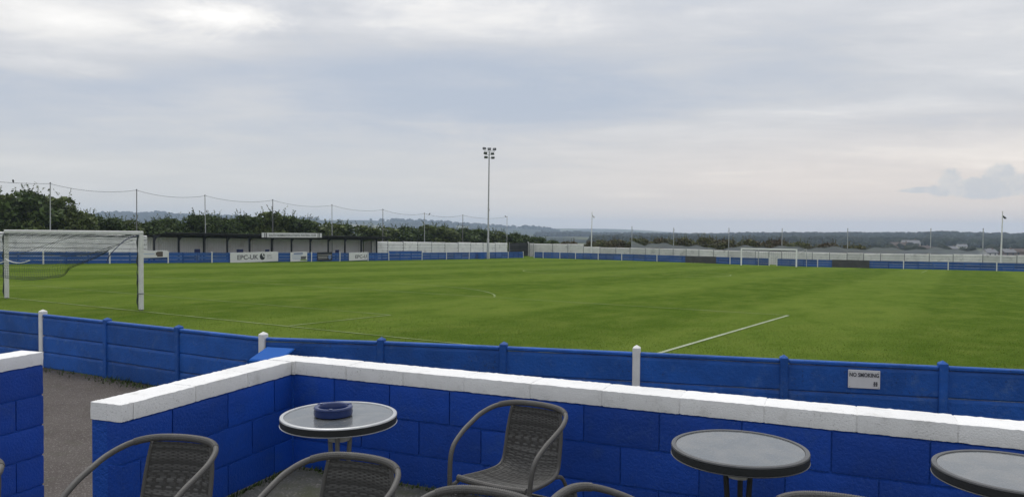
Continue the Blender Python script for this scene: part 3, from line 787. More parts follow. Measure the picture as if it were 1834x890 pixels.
far_fence(ff, SIDE, lambda q: W(q, -41), tall=(11,))
fe = thing('goal_end_barrier', 'blue panel barrier with white posts behind the distant goal', 'fence', W(103, 0))
FARN = [-39.67, -37.85, -34.52, -31.49, -27.2, -22.91, -16.77, -10.49, -4.96, .89, 2.02, 7.74, 13.32, 18.89, 24.23, 29.73, 35.3, 41]
far_fence(fe, FARN, lambda q: W(103, q), skip=(9,))

# ---- boards on the far fences
def board(name, label, cat, s0, s1, z0, z1, material, face='side', off=.10):
    if face == 'side':
        p, p2 = W(s0, -41+off), W(s1, -41+off)
    else:
        p, p2 = W(103-off, s0), W(103-off, s1)
    mid = (p+p2)/2; d = p2-p; rz = math.atan2(d.y, d.x)
    r = thing(name, label, cat, mid, rz); w = math.hypot(d.x, d.y)
    m = MB(); m.box((0, 0, (z0+z1)/2), (w, .03, z1-z0), 0, .006); m.build('panel', material, r)
    return r, w
y0 = -.0185
r, w = board('advertising_board', 'long white advertising board with grey capitals and a black round logo below the stand', 'board', 39.09, 45.63, .04, 1.13, m_board)
text_part(r, 'EPC-UK', .7, m_textgrey, (-w*.145, y0, .60), width=w*.43, height=.52)
m = MB(); m.lathe([(0, 0), (.20, 0), (.37, 0), (.37, -.004), (0, -.004)], 28); o = m.build('logo', m_text, r); o.rotation_euler = (R(90), 0, 0); o.location = (w*.155, y0, .62)
m = MB(); m.quad((-.08, .36, 0), (.14, .31, 0), (.06, .05, 0), (-.04, .12, 0)); m.quad((.02, .06, 0), (.30, .06, 0), (.34, -.08, 0), (.12, -.06, 0))
o2 = m.build('logo_highlight', m_board, r); o2.rotation_euler = (R(90), 0, 0); o2.location = (w*.155, y0-.006, .62)
text_part(r, 'EPC', .4, mat('pale lettering', (.36, .36, .38), .6), (w*.31, y0, .68), width=w*.11, height=.28)
m = MB(); m.box((w*.31, y0, .40), (w*.12, .004, .06)); m.build('strapline', MATS['pale lettering'], r)
r, w = board('advertising_board', 'small white advertising board with blue lines and a dark picture below the stand', 'board', 47.45, 50.05, .06, 1.16, m_board)
m = MB()
for k in range(4): m.box((-w*.12, y0, .80-.15*k), (w*(.62, .55, .58, .5)[k], .004, .05))
m.build('print_lines', mat('pale blue print', (.30, .38, .55), .6), r)
m = MB(); m.box((-.1, y0, .98), (w*.55, .004, .13)); m.build('heading', mat('blue print', (.06, .12, .3), .6), r)
m = MB()
for dx, dz, sx, sz in ((.26, .46, .30, .36), (.36, .55, .16, .18), (.18, .40, .14, .16)): m.box((w*dx, y0-.001*(1+dx), dz), (w*sx, .004, sz), 0, .0)
m.build('picture', mat('picture print', (.10, .10, .10), .6), r)
m = MB(); m.box((w*.28, y0-.004, .2), (w*.4, .004, .12)); m.build('picture_base', mat('green print', (.18, .30, .05), .6), r)
r, w = board('advertising_board', 'dark advertising board with pale lettering below the right half of the stand', 'board', 51.67, 54.19, .14, 1.16, mat('dark board', (.028, .03, .04), .5))
text_part(r, 'THERMAL', .3, mat('grey print', (.24, .24, .24), .6), (-w*.12, y0, .58), width=w*.62, height=.2) if False else None
m = MB(); m.box((0, y0, .80), (w*.94, .004, .06)); m.box((-w*.14, y0, .58), (w*.62, .004, .09)); m.box((-w*.14, y0, .40), (w*.60, .004, .07)); m.build('print_lines', mat('grey print', (.34, .33, .32), .6), r)
m = MB(); m.lathe([(0, 0), (.27, 0), (.27, -.004), (0, -.004)], 20); o = m.build('emblem', mat('blue print pale', (.14, .20, .36), .6), r); o.rotation_euler = (R(90), 0, 0); o.location = (w*.33, y0, .52)
r, w = board('advertising_board', 'white advertising board with grey capitals near the right end of the stand', 'board', 57.15, 60.6, .10, 1.12, m_board)
text_part(r, 'EPC-U', .6, m_textgrey, (w*.14, y0, .58), width=w*.62, height=.44)
r, w = board('advertising_board', 'pale board with a dark photo blot beside the right post of the near goal', 'board', 29.0, 31.75, .55, 1.22, m_board)
m = MB(); m.box((w*.20, y0, .88), (w*.22, .004, .5)); m.box((w*.12, y0-.002, .92), (w*.16, .004, .3)); m.build('picture', mat('brown print', (.10, .08, .07), .7), r)
m = MB(); m.box((-w*.22, y0, .92), (w*.42, .004, .06)); m.build('print_lines', mat('pale blue print', (.30, .38, .55), .6), r)
m_darkb = mat('faded dark board', (.055, .056, .06), .8, var=.5, vscale=1.2, col2=(.10, .10, .10), coords='Position')
board('dark_board', 'faded black board on the far barrier left of the distant goal', 'board', -12.03, -7.12, .03, 1.08, m_darkb, 'far')
board('dark_board', 'faded black board on the far barrier right of the distant goal', 'board', 9.71, 14.62, .03, 1.10, m_darkb, 'far')

# ================================================================== WHITE BOARD WALLS
m = MB()
for k in range(6):
    z0 = k/6
    m.quad((-.5, -.5, z0+.008), (.5, -.5, z0+.008), (.5, -.5, z0+.142), (-.5, -.5, z0+.142))
    m.quad((-.5, -.5, z0+.142), (.5, -.5, z0+.142), (.5, .4, z0+.146), (-.5, .4, z0+.146))
    m.quad((-.5, .4, z0-.024), (.5, .4, z0-.024), (.5, .4, z0+.012), (-.5, .4, z0+.012)) if k else None
    m.quad((-.5, .4, z0+.004), (.5, .4, z0+.004), (.5, -.5, z0+.008), (-.5, -.5, z0+.008))
m.quad((.5, .5, 0), (-.5, .5, 0), (-.5, .5, 1), (.5, .5, 1)); m.quad((-.5, -.5, .983), (.5, -.5, .983), (.5, .5, 1), (-.5, .5, 1))
WPANEL = m.mesh('board_panel', m_whitewall); WPANEL2 = m.mesh('board_panel', m_whitefar)
def white_wall(root, nodes, fn, hf, pm):
    for i in range(len(nodes)-1):
        p, p2 = fn(nodes[i]), fn(nodes[i+1]); h = hf(i) if callable(hf) else hf
        d = p2-p; ln = math.hypot(d.x, d.y); rz = math.atan2(d.y, d.x); mid = (p+p2)/2
        o = link('board_panel', WPANEL2 if root.location.x > 20 else WPANEL, root, mid-root.location); o.scale = (ln-.06, .14, h+random.uniform(-.04, .04))
        o.rotation_euler = (0, -math.atan2(d.z, ln)+random.uniform(-.004, .004), rz)
        m = MB(); m.box((0, 0, (h+.1)/2), (.12, .17, h+.1), 0, .01); o = m.build('fence_post', pm, root); o.location = p-root.location; o.rotation_euler = (0, 0, rz)
wa = thing('board_wall', 'white horizontal board wall behind the near goal left of the stand', 'wall', W(20, -45))
white_wall(wa, [4, 7, 10, 13, 16, 18.5, 21.2, 24, 26.8, 29.6, 32.2], lambda q: W(q, -45), 2.68, m_whitewall)
wb = thing('board_wall', 'white horizontal board wall between the stand and the corner gate', 'wall', W(85, -45))
white_wall(wb, [66, 69.4, 72.9, 76.3, 79.8, 83.3, 87, 90.6, 94.4, 98.3, 102.4], lambda q: W(q, -45), lambda i: 2.55 if i < 9 else 2.62, m_weatherpost)
wc = thing('board_wall', 'long low white board wall behind the distant goal end', 'wall', W(111, 0))
wcn = [-45.2, -44.3, -40.2, -37.0, -33.8, -30.5, -27.4, -24.7, -21.8, -19.3, -16.8, -14.5, -12.3, -9.8, -7.4, -5.2, -3.0, -.9, 1.1, 3.4, 5.7, 8.2, 10.7, 13.0, 15.3, 18.5, 21.7, 24.7, 28.3, 32.3, 36, 40, 44]
white_wall(wc, wcn, lambda q: W(111, q), lambda i: 2.52 if i < 4 else 2.08, m_weatherpost)
# dark corner gate between the two walls
gt = thing('corner_gate', 'dark double gate in the far corner between the two white walls', 'gate', W(106, -45.5))
p, p2 = W(103.2, -45), W(110.8, -45.4); d = p2-p; ln = math.hypot(d.x, d.y); rz = math.atan2(d.y, d.x); gt.location = p; gt.rotation_euler = (0, 0, rz)
for k in range(2):
    m = MB(); m.box((ln*(.25+.5*k), 0, 1.3), (ln*.5-.06, .05, 2.5), 0, .01); m.build('gate_leaf', mat('dark gate', (.02, .022, .026), .7), gt)
    m = MB()
    for q in (.4, 1.3, 2.2): m.box((ln*(.25+.5*k), -.04, q), (ln*.5-.1, .03, .12), 0, .005)
    m.build('gate_rail', m_darkmetal, gt)
for k in (0, 1): 
    m = MB(); m.box((ln*k, 0, 1.35), (.16, .16, 2.7), 0, .01); m.build('gate_post', m_greypost if k == 0 else m_whitepost, gt)
# blue hut side at the far left
hut = thing('blue_board', 'blue sign board with a pale line at the left edge above the near goal', 'board', W(12.6, -43.6), math.atan2(UY, UX))
m = MB(); m.box((0, 0, 2.25), (6.0, .08, 1.35), 0, .01); m.build('panel', m_farblue, hut)
m = MB(); m.box((0, -.05, 2.2), (5.4, .01, .2)); m.build('stripe', m_board, hut)
m = MB()
for x in (-2.6, 2.6): m.box((x, .08, .8), (.1, .1, 1.6), 0, .01)
m.build('leg', m_greypost, hut)

# ================================================================== STAND
def stand():
    s0, s1 = 32.8, 67.2
    st = thing('spectator_stand', 'low covered stand with black roof, dark posts and white corrugated back wall', 'stand', W(50, -45.0), 0)
    B = st.location
    posts = [32.05, 34.8, 37.8, 40.78, 43.8, 46.98, 50.01, 53.06, 56.13, 59.16, 62.27, 65.38]
    rz = math.atan2(UY, UX)
    def top(s): return 1.86 + (s-33)*(-.0168)           # eave height above datum
    SLP = math.atan(.0168)
    sm = (s0+s1)/2; L = s1-s0
    # roof slab, falling to the back
    m = MB(); c0, c1 = -42.8, -47.4
    P = lambda s, l, z: Vector((NX+UX*s+GX*l, NY+UY*s+GY*l, z)) - B
    for dz in (0, .1):
        for s, l, z in ((s0, c0, top(s0)+.12), (s1, c0, top(s1)+.12), (s1, c1, top(s1)-.28), (s0, c1, top(s0)-.28)):
            m.v.append(P(s, l, z+dz))
    m._f((0, 1, 2, 3), (7, 6, 5, 4), (0, 4, 5, 1), (1, 5, 6, 2), (2, 6, 7, 3), (3, 7, 4, 0)); m.build('roof', m_black, st)
    m = MB(); c = P(sm, c0+.02, (top(s0)+top(s1))/2+.15); m.box(c, (L+.1, .06, .19), 0, .01, M=Matrix.Rotation(rz, 3, 'Z') @ Matrix.Rotation(SLP, 3, 'Y')); m.build('fascia', m_black, st)
    m = MB(); c = P(sm, c0+.05, (top(s0)+top(s1))/2+.26); m.box(c, (L+.1, .10, .05), 0, .01, M=Matrix.Rotation(rz, 3, 'Z') @ Matrix.Rotation(SLP, 3, 'Y')); m.build('gutter', m_darkmetal, st)
    for i, s in enumerate(posts):
        g = float(zg(s, -43.5)); h = top(s)-g
        m = MB(); m.box(P(s, -43.5, g+h/2), (.16, .16, h), rz, .01); m.build('post', mat('dark stand timber', (.022, .024, .032), .7), st)
        # curved bracket springing towards the right
        if i < len(posts)-1:
            m = MB(); n = 7; z1 = top(s)-.03; pts = []
            for k in range(n+1):
                a = math.pi/2*k/n; pts.append((s+.07+.85*(1-math.cos(a)), z1-.75+.75*math.sin(a)))
            for yy in (-.05, .05):
                for (q, zz) in pts: m.v.append(P(q, -43.5+yy, zz))
                m.v.append(P(s+.05, -43.5+yy, z1+.01))
            nn = n+2
            m._f(tuple(range(nn))); m._f(tuple(reversed(range(nn, 2*nn))))
            for k in range(nn): m._f((k, nn+k, nn+(k+1) % nn, (k+1) % nn))
            m.build('bracket', MATS['dark stand timber'], st)
    # corrugated back wall, one sheet per bay
    bs = posts[:1] + posts[1:] + [66.2]
    bs[0] = 33.2
    for i in range(len(bs)-1):
        a, e = bs[i]+.01, bs[i+1]-.01; m = MB(); n = max(4, int((e-a)/.11))
        for k in range(n+1):
            s = a+(e-a)*k/n; off = .025 if k % 2 else -.02
            g = float(zg(s, -46.8)); m.v.append(P(s, -46.8+off, g)); m.v.append(P(s, -46.8+off, top(s)-.23))
        for k in range(n): m._f((2*k, 2*k+2, 2*k+3, 2*k+1))
        m.build('wall_sheet', m_sheet, st)
    # far end wall
    m = MB()
    for l in (-44.3, -46.7):
        g = float(zg(66.3, l)); m.v += [P(66.3, l, g), P(66.3, l, top(66.3)-.05+(l+43)*.1)]
    m._f((0, 1, 3, 2)); m.build('end_wall', m_sheet, st)
    # concrete standing step
    m = MB(); g = float(zg(50, -45.4)); m.box(P(50, -45.4, g+.05), (34, 2.4, .25), 0, .02, M=Matrix.Rotation(rz, 3, 'Z') @ Matrix.Rotation(.0218, 3, 'Y')); m.build('floor_slab', mat('pale concrete slab', (.36, .355, .34), .9, .1, var=.4, vscale=.8, coords='Position'), st)
    # name board
    a, e = W(44.82, -42.68), W(54.19, -42.68); d = e-a; ln = math.hypot(d.x, d.y)
    nb = thing('name_board', 'long white board with black club lettering and stripes on the stand roof', 'sign', Vector(((a.x+e.x)/2, (a.y+e.y)/2, 1.82)), math.atan2(d.y, d.x))
    tl = MATS['dark stand timber']
    m = MB(); rr = Matrix.Rotation(.0065, 3, 'Y'); m.box((0, 0, 0), (ln, .05, .55), 0, .008, M=rr); m.build('panel', m_board, nb)
    t = text_part(nb, 'SOUTH NORMANTON ATHLETIC FOOTBALL CLUB', .3, m_textgrey, (0, -.03, 0), width=ln*.78, height=.26)
    m = MB()
    for q in (-.455, -.43, .43, .455): m.box((ln*q, -.028, 0), (ln*.012, .006, .546))
    m.build('stripe', tl, nb)
    # dark chairs and bins whose tops show above the barrier
    for s, l, wd, lab in ((35.9, -42.0, .7, 'small dark blue box top above the barrier under the left bay of the stand'), (41.5, -42.3, .9, 'wide dark blue box top above the long white advertising board'),
                      (45.3, -42.3, .6, 'small dark box top above the round black logo of the board'), (56.4, -42.2, .7, 'dark box top above the barrier right of the dark advertising board')):
        g = float(zg(s, l)); r = thing('dugout_seat', lab, 'seat', Vector((NX+UX*s+GX*l, NY+UY*s+GY*l, g)), rz, 'dark seats behind the touchline barrier')
        m = MB(); m.box((0, 0, 1.14), (wd, .10, .55), 0, .05); m.build('backrest', m_bluedark, r)
        m = MB(); m.box((0, -.25, .62), (wd, .5, .08), 0, .03); m.build('seat', m_bluedark, r)
        for sx in (-1, 1): m = MB(); m.box((sx*(wd/2-.05), -.1, .45), (.06, .3, .9), 0, .01); m.build('leg', m_darkmetal, r)
stand()

# ================================================================== GOALS
def near_goal():
    a, c = Vector((-18.40, 27.42, 0)), Vector((-11.72, 23.80, 0))
    d = (c-a); ln = d.length; rz = math.atan2(d.y, d.x); mid = (a+c)/2
    g = thing('near_goal', 'large white goal at the left with its dark net tied up in loops', 'goal', (mid.x, mid.y, 0), rz)
    H = 2.43; h = ln/2
    for sx, nm in ((-1, 'far'), (1, 'near')):
        m = MB(); m.box((sx*h, 0, H/2), (.12, .125, H), 0, .02); m.build('goal_post', m_goal, g)
    m = MB(); m.box((0, 0, H+.0), (ln+.12, .125, .125), 0, .02); m.build('crossbar', m_goal, g)
    # roof stays, towards the camera side (-y local)
    for sx in (-1, 1):
        m = MB(); m.tube(catmull([(sx*h, -.05, H-.06), (sx*h, -.5, H-.2), (sx*h, -1.0, H-.62), (sx*h, -1.15, H-.9)], 5), .012, 6); m.build('net_stay', m_bluedark, g)
    # net: hangs from the bar, slung back and tied up so the bottom edge makes two loops
    def bottom(x):
        t = (x+h)/ln
        z1 = 1.15 - .30*math.sin(math.pi*min(max(t/.78, 0), 1)) + max(0, t-.70)*4
        q = min(max((t-.36)/.64, 0), 1); z2 = 1.18 + .72*q - .34*math.sin(math.pi*q) + max(0, .36-t)*3
        return min(z1, z2)
    def pnt(x, v):
        zb = bottom(x)
        z = (H-.05)*(1-v)+zb*v; back = -.06 - 1.05*math.sin(min(v*1.25, 1)*math.pi/2)
        z -= .10*math.sin(math.pi*v)*(1+.4*math.sin(x*2.1)); back += .05*math.sin(x*3.0+v*4)
        return Vector((x, back, z))
    m = MB(); nx, nv = 64, 15; rad = .0038
    for i in range(nx+1):
        x = -h+ln*i/nx; m.tube([pnt(x, k/nv) for k in range(nv+1)], rad, 3, False)
    for k in range(nv+1):
        m.tube([pnt(-h+ln*i/nx, k/nv) for i in range(nx+1)], rad if k < nv else .007, 3, False)
    o = m.build('net', m_netdark, g); o['kind'] = 'stuff'
    # a doubled fold of net along the gathered edge
    m = MB()
    for j in range(6):
        m.tube([pnt(-h+ln*i/nx, .93+.014*j) + Vector((.02*math.sin(i*1.7+j), .03*math.sin(i*2.3+j*2), .02*math.sin(i*1.1+3*j))) for i in range(nx+1)], .003, 3, False)
    m.build('net_fold', m_netdark, g)
    # net gathered up under the bar
    m = MB()
    for j in range(3):
        m.tube([Vector((-h+ln*i/40, -.07, H-.085-.03*j+.008*math.sin(i*1.9+j))) for i in range(41)], .010, 4, False)
    m.build('net_header', m_netdark, g)
    # gathered side nets along the posts and white ropes
    for sx in (-1, 1):
        m = MB(); m.tube([Vector((sx*h-.09+.015*math.sin(k*1.3), -.06+.012*math.cos(k*1.7), H-.1-k*(H-.15)/26)) for k in range(27)], [.022+.010*math.sin(k*.9) for k in range(27)], 6); m.build('gathered_net', m_netdark, g)
    for x0, x1, z0, z1, sag in ((-h-1.4, -h+1.95, 1.28, 1.42, .18), (-h+2.1, -h+3.5, 1.50, 1.50, .10)):
        m = MB(); m.tube([Vector((x0+(x1-x0)*k/20, -1.12, z0+(z1-z0)*k/20-sag*4*(k/20)*(1-k/20))) for k in range(21)], .017, 6); m.build('white_rope', m_rope, g)
    m = MB(); m.tube([Vector((-h+ln*k/24, -1.15, 1.86+.05*math.cos(k*.5)-.18*math.sin(math.pi*k/24))) for k in range(25)], .009, 5); m.build('net_rope', m_netdark, g)
    m = MB()
    for q in ((-h+1.2, 1.75), (-h+5.0, 2.28)): pass
    m.tube(catmull([(-h+2.9, -1.05, 1.72), (-h+3.6, -.8, 1.95), (-h+4.6, -.3, 2.3)], 6), .008, 5); m.tube(catmull([(h-1.2, -1.0, 1.75), (h-.6, -.6, 2.0), (h-.1, -.2, 2.2)], 6), .008, 5); m.build('net_tie', m_netdark, g)
    m = MB(); m.box((h+.0, -.005, .52), (.14, .145, .03)); m.build('post_tie', m_netgrey, g)
near_goal()

def far_goal():
    a, c = W(98, -2.0), W(98, 5.7); d = c-a; ln = math.hypot(d.x, d.y); mid = (a+c)/2; h = ln/2
    g = thing('distant_goal', 'white goal with grey net at the far end of the pitch', 'goal', mid, math.atan2(d.y, d.x))
    H = 2.44
    for sx in (-1, 1):
        m = MB(); m.box((sx*h, 0, H/2), (.19, .15, H), 0, .02); m.build('goal_post', m_goalbright, g)
    m = MB(); m.box((0, 0, H), (ln+.19, .15, .17), 0, .02); m.build('crossbar', m_goalbright, g)
    for sx in (-1, 1):
        m = MB(); x = sx*h*1.25 + (0 if sx > 0 else h*.75)
        m.tube([(x, 2.3, -.05), (x, 2.3, 2.5)], .045, 8); m.build('back_pole', m_metal, g)
        m = MB(); m.tube([(sx*h*.98, .05, 2.4), (sx*h*.6+x*.4, 1.1, 2.15), (x, 2.3, 2.5)], .02, 5); m.build('net_rope', m_rope, g)
    m = MB(); nx, nv = 26, 14
    P = lambda x, v: Vector((x, .05+2.0*min(v*2.2, 1), 2.4-.35*min(v*2.2, 1)**2 - 1.95*max(0, v-.4545)/.5455*.99))
    for i in range(nx+1): m.tube([P(-h+ln*i/nx, k/nv) for k in range(nv+1)], .008, 3, False)
    for k in range(nv+1): m.tube([P(-h, k/nv), P(h, k/nv)], .008, 3, False)
    o = m.build('net', m_netgrey, g); o['kind'] = 'stuff'
far_goal()

# ================================================================== MASTS AND POLES
def floodlight():
    p = W(87.98, -39.8)
    f = thing('floodlight_mast', 'tall floodlight mast with seven lamps beside the far touchline', 'floodlight', p)
    m = MB(); m.tube([(0, 0, -.1), (0, 0, 3.2), (.02, 0, 3.25), (.04, 0, 9), (.10, 0, 17.3)], [.20, .19, .14, .12, .09], 12); shade(m.build('mast', m_metal, f))
    m = MB(); m.box((0, 0, .9), (.34, .34, 1.8), 0, .02); m.build('base_cabinet', m_metal, f)
    m = MB(); m.tube([(-.75, 0, 17.3), (1.0, 0, 17.3)], .05, 6); m.tube([(-.55, 0, 16.75), (.75, 0, 16.75)], .035, 6); m.tube([(-.5, 0, 16.2), (.75, 0, 16.2)], .035, 6); m.build('crossarm', m_metal, f)
    m = MB(); m.box((.16, 0, 7.9), (.1, .14, .2), 0, .01); m.build('junction_box', m_darkmetal, f)
    for x, z, yaw, tilt in ((-.70, 17.68, .5, -.45), (.13, 17.6, 0, -.45), (.98, 17.58, -.6, -.45), (-.52, 17.0, .2, .5), (.66, 16.92, -.3, .5), (-.44, 16.35, .25, .5), (.74, 16.28, -.6, .4)):
        lp = MB(); Mr = Matrix.Rotation(yaw, 3, 'Z') @ Matrix.Rotation(tilt, 3, 'X')
        w2, hh, dd = .29, .19, .15
        pts = [(-w2, -dd, -hh), (w2, -dd, -hh), (w2, -dd, hh), (-w2, -dd, hh), (-w2*.7, dd, -hh*.6), (w2*.7, dd, -hh*.6), (w2*.7, dd, hh*.6), (-w2*.7, dd, hh*.6)]
        lp.v = [Mr @ Vector(q) for q in pts]
        lp._f((7, 6, 5, 4), (0, 4, 5, 1), (1, 5, 6, 2), (2, 6, 7, 3), (3, 7, 4, 0), (0, 1, 2, 3))
        lamp = lp.build('lamp', m_lamp, f); lamp.location = (x, -.2, z)
        gl = MB(); gl.v = [Mr @ Vector(q) for q in ((-w2*.85, -dd-.012, -hh*.8), (w2*.85, -dd-.012, -hh*.8), (w2*.85, -dd-.012, hh*.8), (-w2*.85, -dd-.012, hh*.8))]; gl._f((0, 1, 2, 3)); gl.build('lens', m_lampglass, lamp)
floodlight()
# blue stepped box at the mast foot
bx = thing('equipment_box', 'blue box against the barrier beside the floodlight mast', 'box', W(86.9, -40.4), math.atan2(UY, UX))
m = MB(); m.box((0, 0, .5), (1.2, .6, 1.0), 0, .03); m.build('body', m_farblue, bx); m = MB(); m.box((0, 0, 1.03), (1.3, .7, .07), 0, .02); m.build('lid', m_farblue, bx)

def flagpole(s, l, h, label, flag):
    p = W(s, l); f = thing('white_pole', label, 'pole', p)
    m = MB(); m.tube([(0, 0, 0), (.03, 0, h*.35), (.10, 0, h)], [.13, .10, .055], 10); shade(m.build('mast', m_whitepost, f))
    m = MB(); m.box((0, 0, .25), (.4, .4, .5), 0, .03); m.build('foot', m_greypost, f)
    m = MB(); m.lathe([(0, .12), (.08, .1), (.09, 0), (0, -.02)], 10, (.1, 0, h)); m.build('finial', m_whitepost, f)
    m = MB(); z = h-.55
    m.v = [Vector(q) for q in ((.1, -.12, z), (.5, -.2, z-.35), (.62, 0, z-.2), (.15, .05, z+.15), (.1, .12, z), (.45, .12, z-.38))]
    m._f((0, 1, 2, 3), (3, 2, 5, 4), (0, 4, 5, 1), (1, 5, 2), (0, 3, 4)); m.build('loudspeaker', m_darkmetal if flag else m_metal, f)
flagpole(107, -30.4, 8.15, 'white pole with small fitting at the far end between the gate and the distant goal', False)
flagpole(107, 30.3, 7.9, 'white pole with dark loudspeaker at the far right edge', True)

# ---- ball-stop nets
def rope_pts(a, c, sag, n=14):
    return [a.lerp(c, k/n) - Vector((0, 0, sag*4*(k/n)*(1-k/n))) for k in range(n+1)]
LP = [(15.4, 7.3), (23.6, 7.31), (32.1, 7.34), (40.3, 7.33), (49.8, 7.42), (59.9, 7.35), (70.1, 7.24), (80.0, 7.08), (90.5, 7.22), (104.8, 7.44)]
ORD = ['', 'first', 'second', 'third', 'fourth', 'fifth', 'sixth', 'seventh', 'eighth', 'ninth', 'tenth']
for i, (s, h) in enumerate(LP):
    if i == 0: continue
    p = W(s, -46.5)
    t = thing('netting_pole', 'thin grey netting pole on the left side, %s from the left' % ORD[i], 'pole', p, 0, 'netting poles behind the stand')
    lean = random.uniform(-.10, .10)
    m = MB(); m.tube([(0, 0, 0), (lean*.5, 0, h*.5), (lean, 0, h)], [.055, .05, .045], 8); m.build('shaft', m_metal if i % 2 else m_greypost, t)
    m = MB(); m.lathe([(0, .06), (.06, .05), (.06, -.05), (0, -.06)], 8, (lean, 0, h)); m.build('cap', m_darkmetal, t)
nr = thing('ball_stop_net', 'thin sagging top rope and fine net strung between the poles behind the stand', 'netting', W(60, -46.5))
for i in range(len(LP)-1):
    a, c = W(LP[i][0], -46.5, LP[i][1]-.05), W(LP[i+1][0], -46.5, LP[i+1][1]-.05); B = nr.location
    pts = rope_pts(a, c, .42 if i else .2); m = MB(); m.tube([q-B for q in pts], .017, 5); m.build('top_rope', m_wire, nr)
    m = MB(); n = len(pts)
    for q in pts: m.v.append(q-B); m.v.append(Vector((q.x, q.y, float(zg(*sl(q.x, q.y)))+2.6))-B)
    for k in range(n-1): m._f((2*k, 2*k+2, 2*k+3, 2*k+1))
    m.build('net', m_veilthin, nr)
RP = [(-24.8, 5.86), (-17.1, 5.63), (-7.6, 5.75), (.9, 5.76), (10.6, 5.8), (21.8, 5.77), (28.3, 5.76)]
for i, (l, h) in enumerate(RP):
    t = thing('netting_pole', 'thin grey netting pole behind the distant goal end, %s from the left' % ORD[i+1], 'pole', W(112, l), 0, 'netting poles behind the far wall')
    m = MB(); m.tube([(0, 0, 0), (0, 0, h)], [.07, .055], 8); m.build('shaft', m_metal, t)
    m = MB(); m.lathe([(0, .06), (.06, .05), (.06, -.05), (0, -.06)], 8, (0, 0, h)); m.build('cap', m_darkmetal, t)
rn = thing('ball_stop_net', 'fallen grey netting lying in a band along the far white wall', 'netting', W(112, 0))
for i in range(len(RP)-1):
    B = rn.location; n = 18; m = MB(); r = MB(); r2 = MB(); rp = []; rq = []
    for k in range(n+1):
        t = k/n; l = RP[i][0]+(RP[i+1][0]-RP[i][0])*t; e = math.exp(-t*n/2.2)+math.exp(-(1-t)*n/2.2)
        zt_ = 2.85 + .18*math.sin(l*.9) + .1*math.sin(l*2.3) + (3.0 if i == 0 and False else 0); zt_ -= .5*math.exp(-((l+10)/4)**2)
        zb = 2.05 + .15*math.sin(l*.6+1)
        if i == 0 and t < .35: zt_ = 2.4+1.0*(1-t/.35)
        p = W(111.75, l); rp.append(p-B+Vector((0, 0, zt_))); rq.append(W(112, l)-B+Vector((0, 0, min(5.6, 2.75+2.8*e))))
        m.v.append(p-B+Vector((0, 0, zt_))); m.v.append(p-B+Vector((0, 0, zb)))
    for k in range(n): m._f((2*k, 2*k+1, 2*k+3, 2*k+2))
    m.build('net', m_veil, rn); r.tube(rp, .03, 4); r.build('top_rope', m_wire, rn); r2.tube(rq, .012, 4); r2.build('slack_cord', m_netgrey, rn)

# ---- birds on the rope
def bird(p, rz, label):
    b = thing('bird', label, 'bird', p, rz, 'birds on the netting rope')
    m = MB(); m.tube(catmull([(0, -.16, .06), (0, -.08, .09), (0, .03, .12), (0, .10, .20), (0, .15, .25), (0, .19, .25)], 3), [.02, .03, .04, .055, .065, .075, .075, .072, .07, .06, .055, .05, .05, .045, .03, .008], 8)
    shade(m.build('body', m_bird, b)); m = MB(); m.v = [Vector(q) for q in ((-.03, -.12, .07), (.03, -.12, .07), (.04, -.34, -.03), (-.04, -.34, -.03), (0, -.12, .10), (0, -.34, -.01))]
    m._f((0, 1, 2, 3), (0, 3, 5, 4), (1, 4, 5, 2), (2, 5, 3)); m.build('tail', m_bird, b)
    m = MB(); m.tube([(.02, .02, .08), (.02, .02, 0)], .006, 4); m.tube([(-.02, .02, .08), (-.02, .02, 0)], .006, 4); m.build('legs', m_bird, b)
def ropept(i, t):
    a, c = W(LP[i][0], -46.5, LP[i][1]-.05), W(LP[i+1][0], -46.5, LP[i+1][1]-.05)
    return a.lerp(c, t) - Vector((0, 0, (.42 if i else .2)*4*t*(1-t)-.02))
bird(ropept(0, .62), R(40), 'dark bird perched on the rope at the far left')
bird(ropept(7, .12), R(-30), 'dark bird perched on the rope left of the floodlight mast')
bird(ropept(8, .96), R(40), 'dark bird perched on the rope right of the floodlight mast')

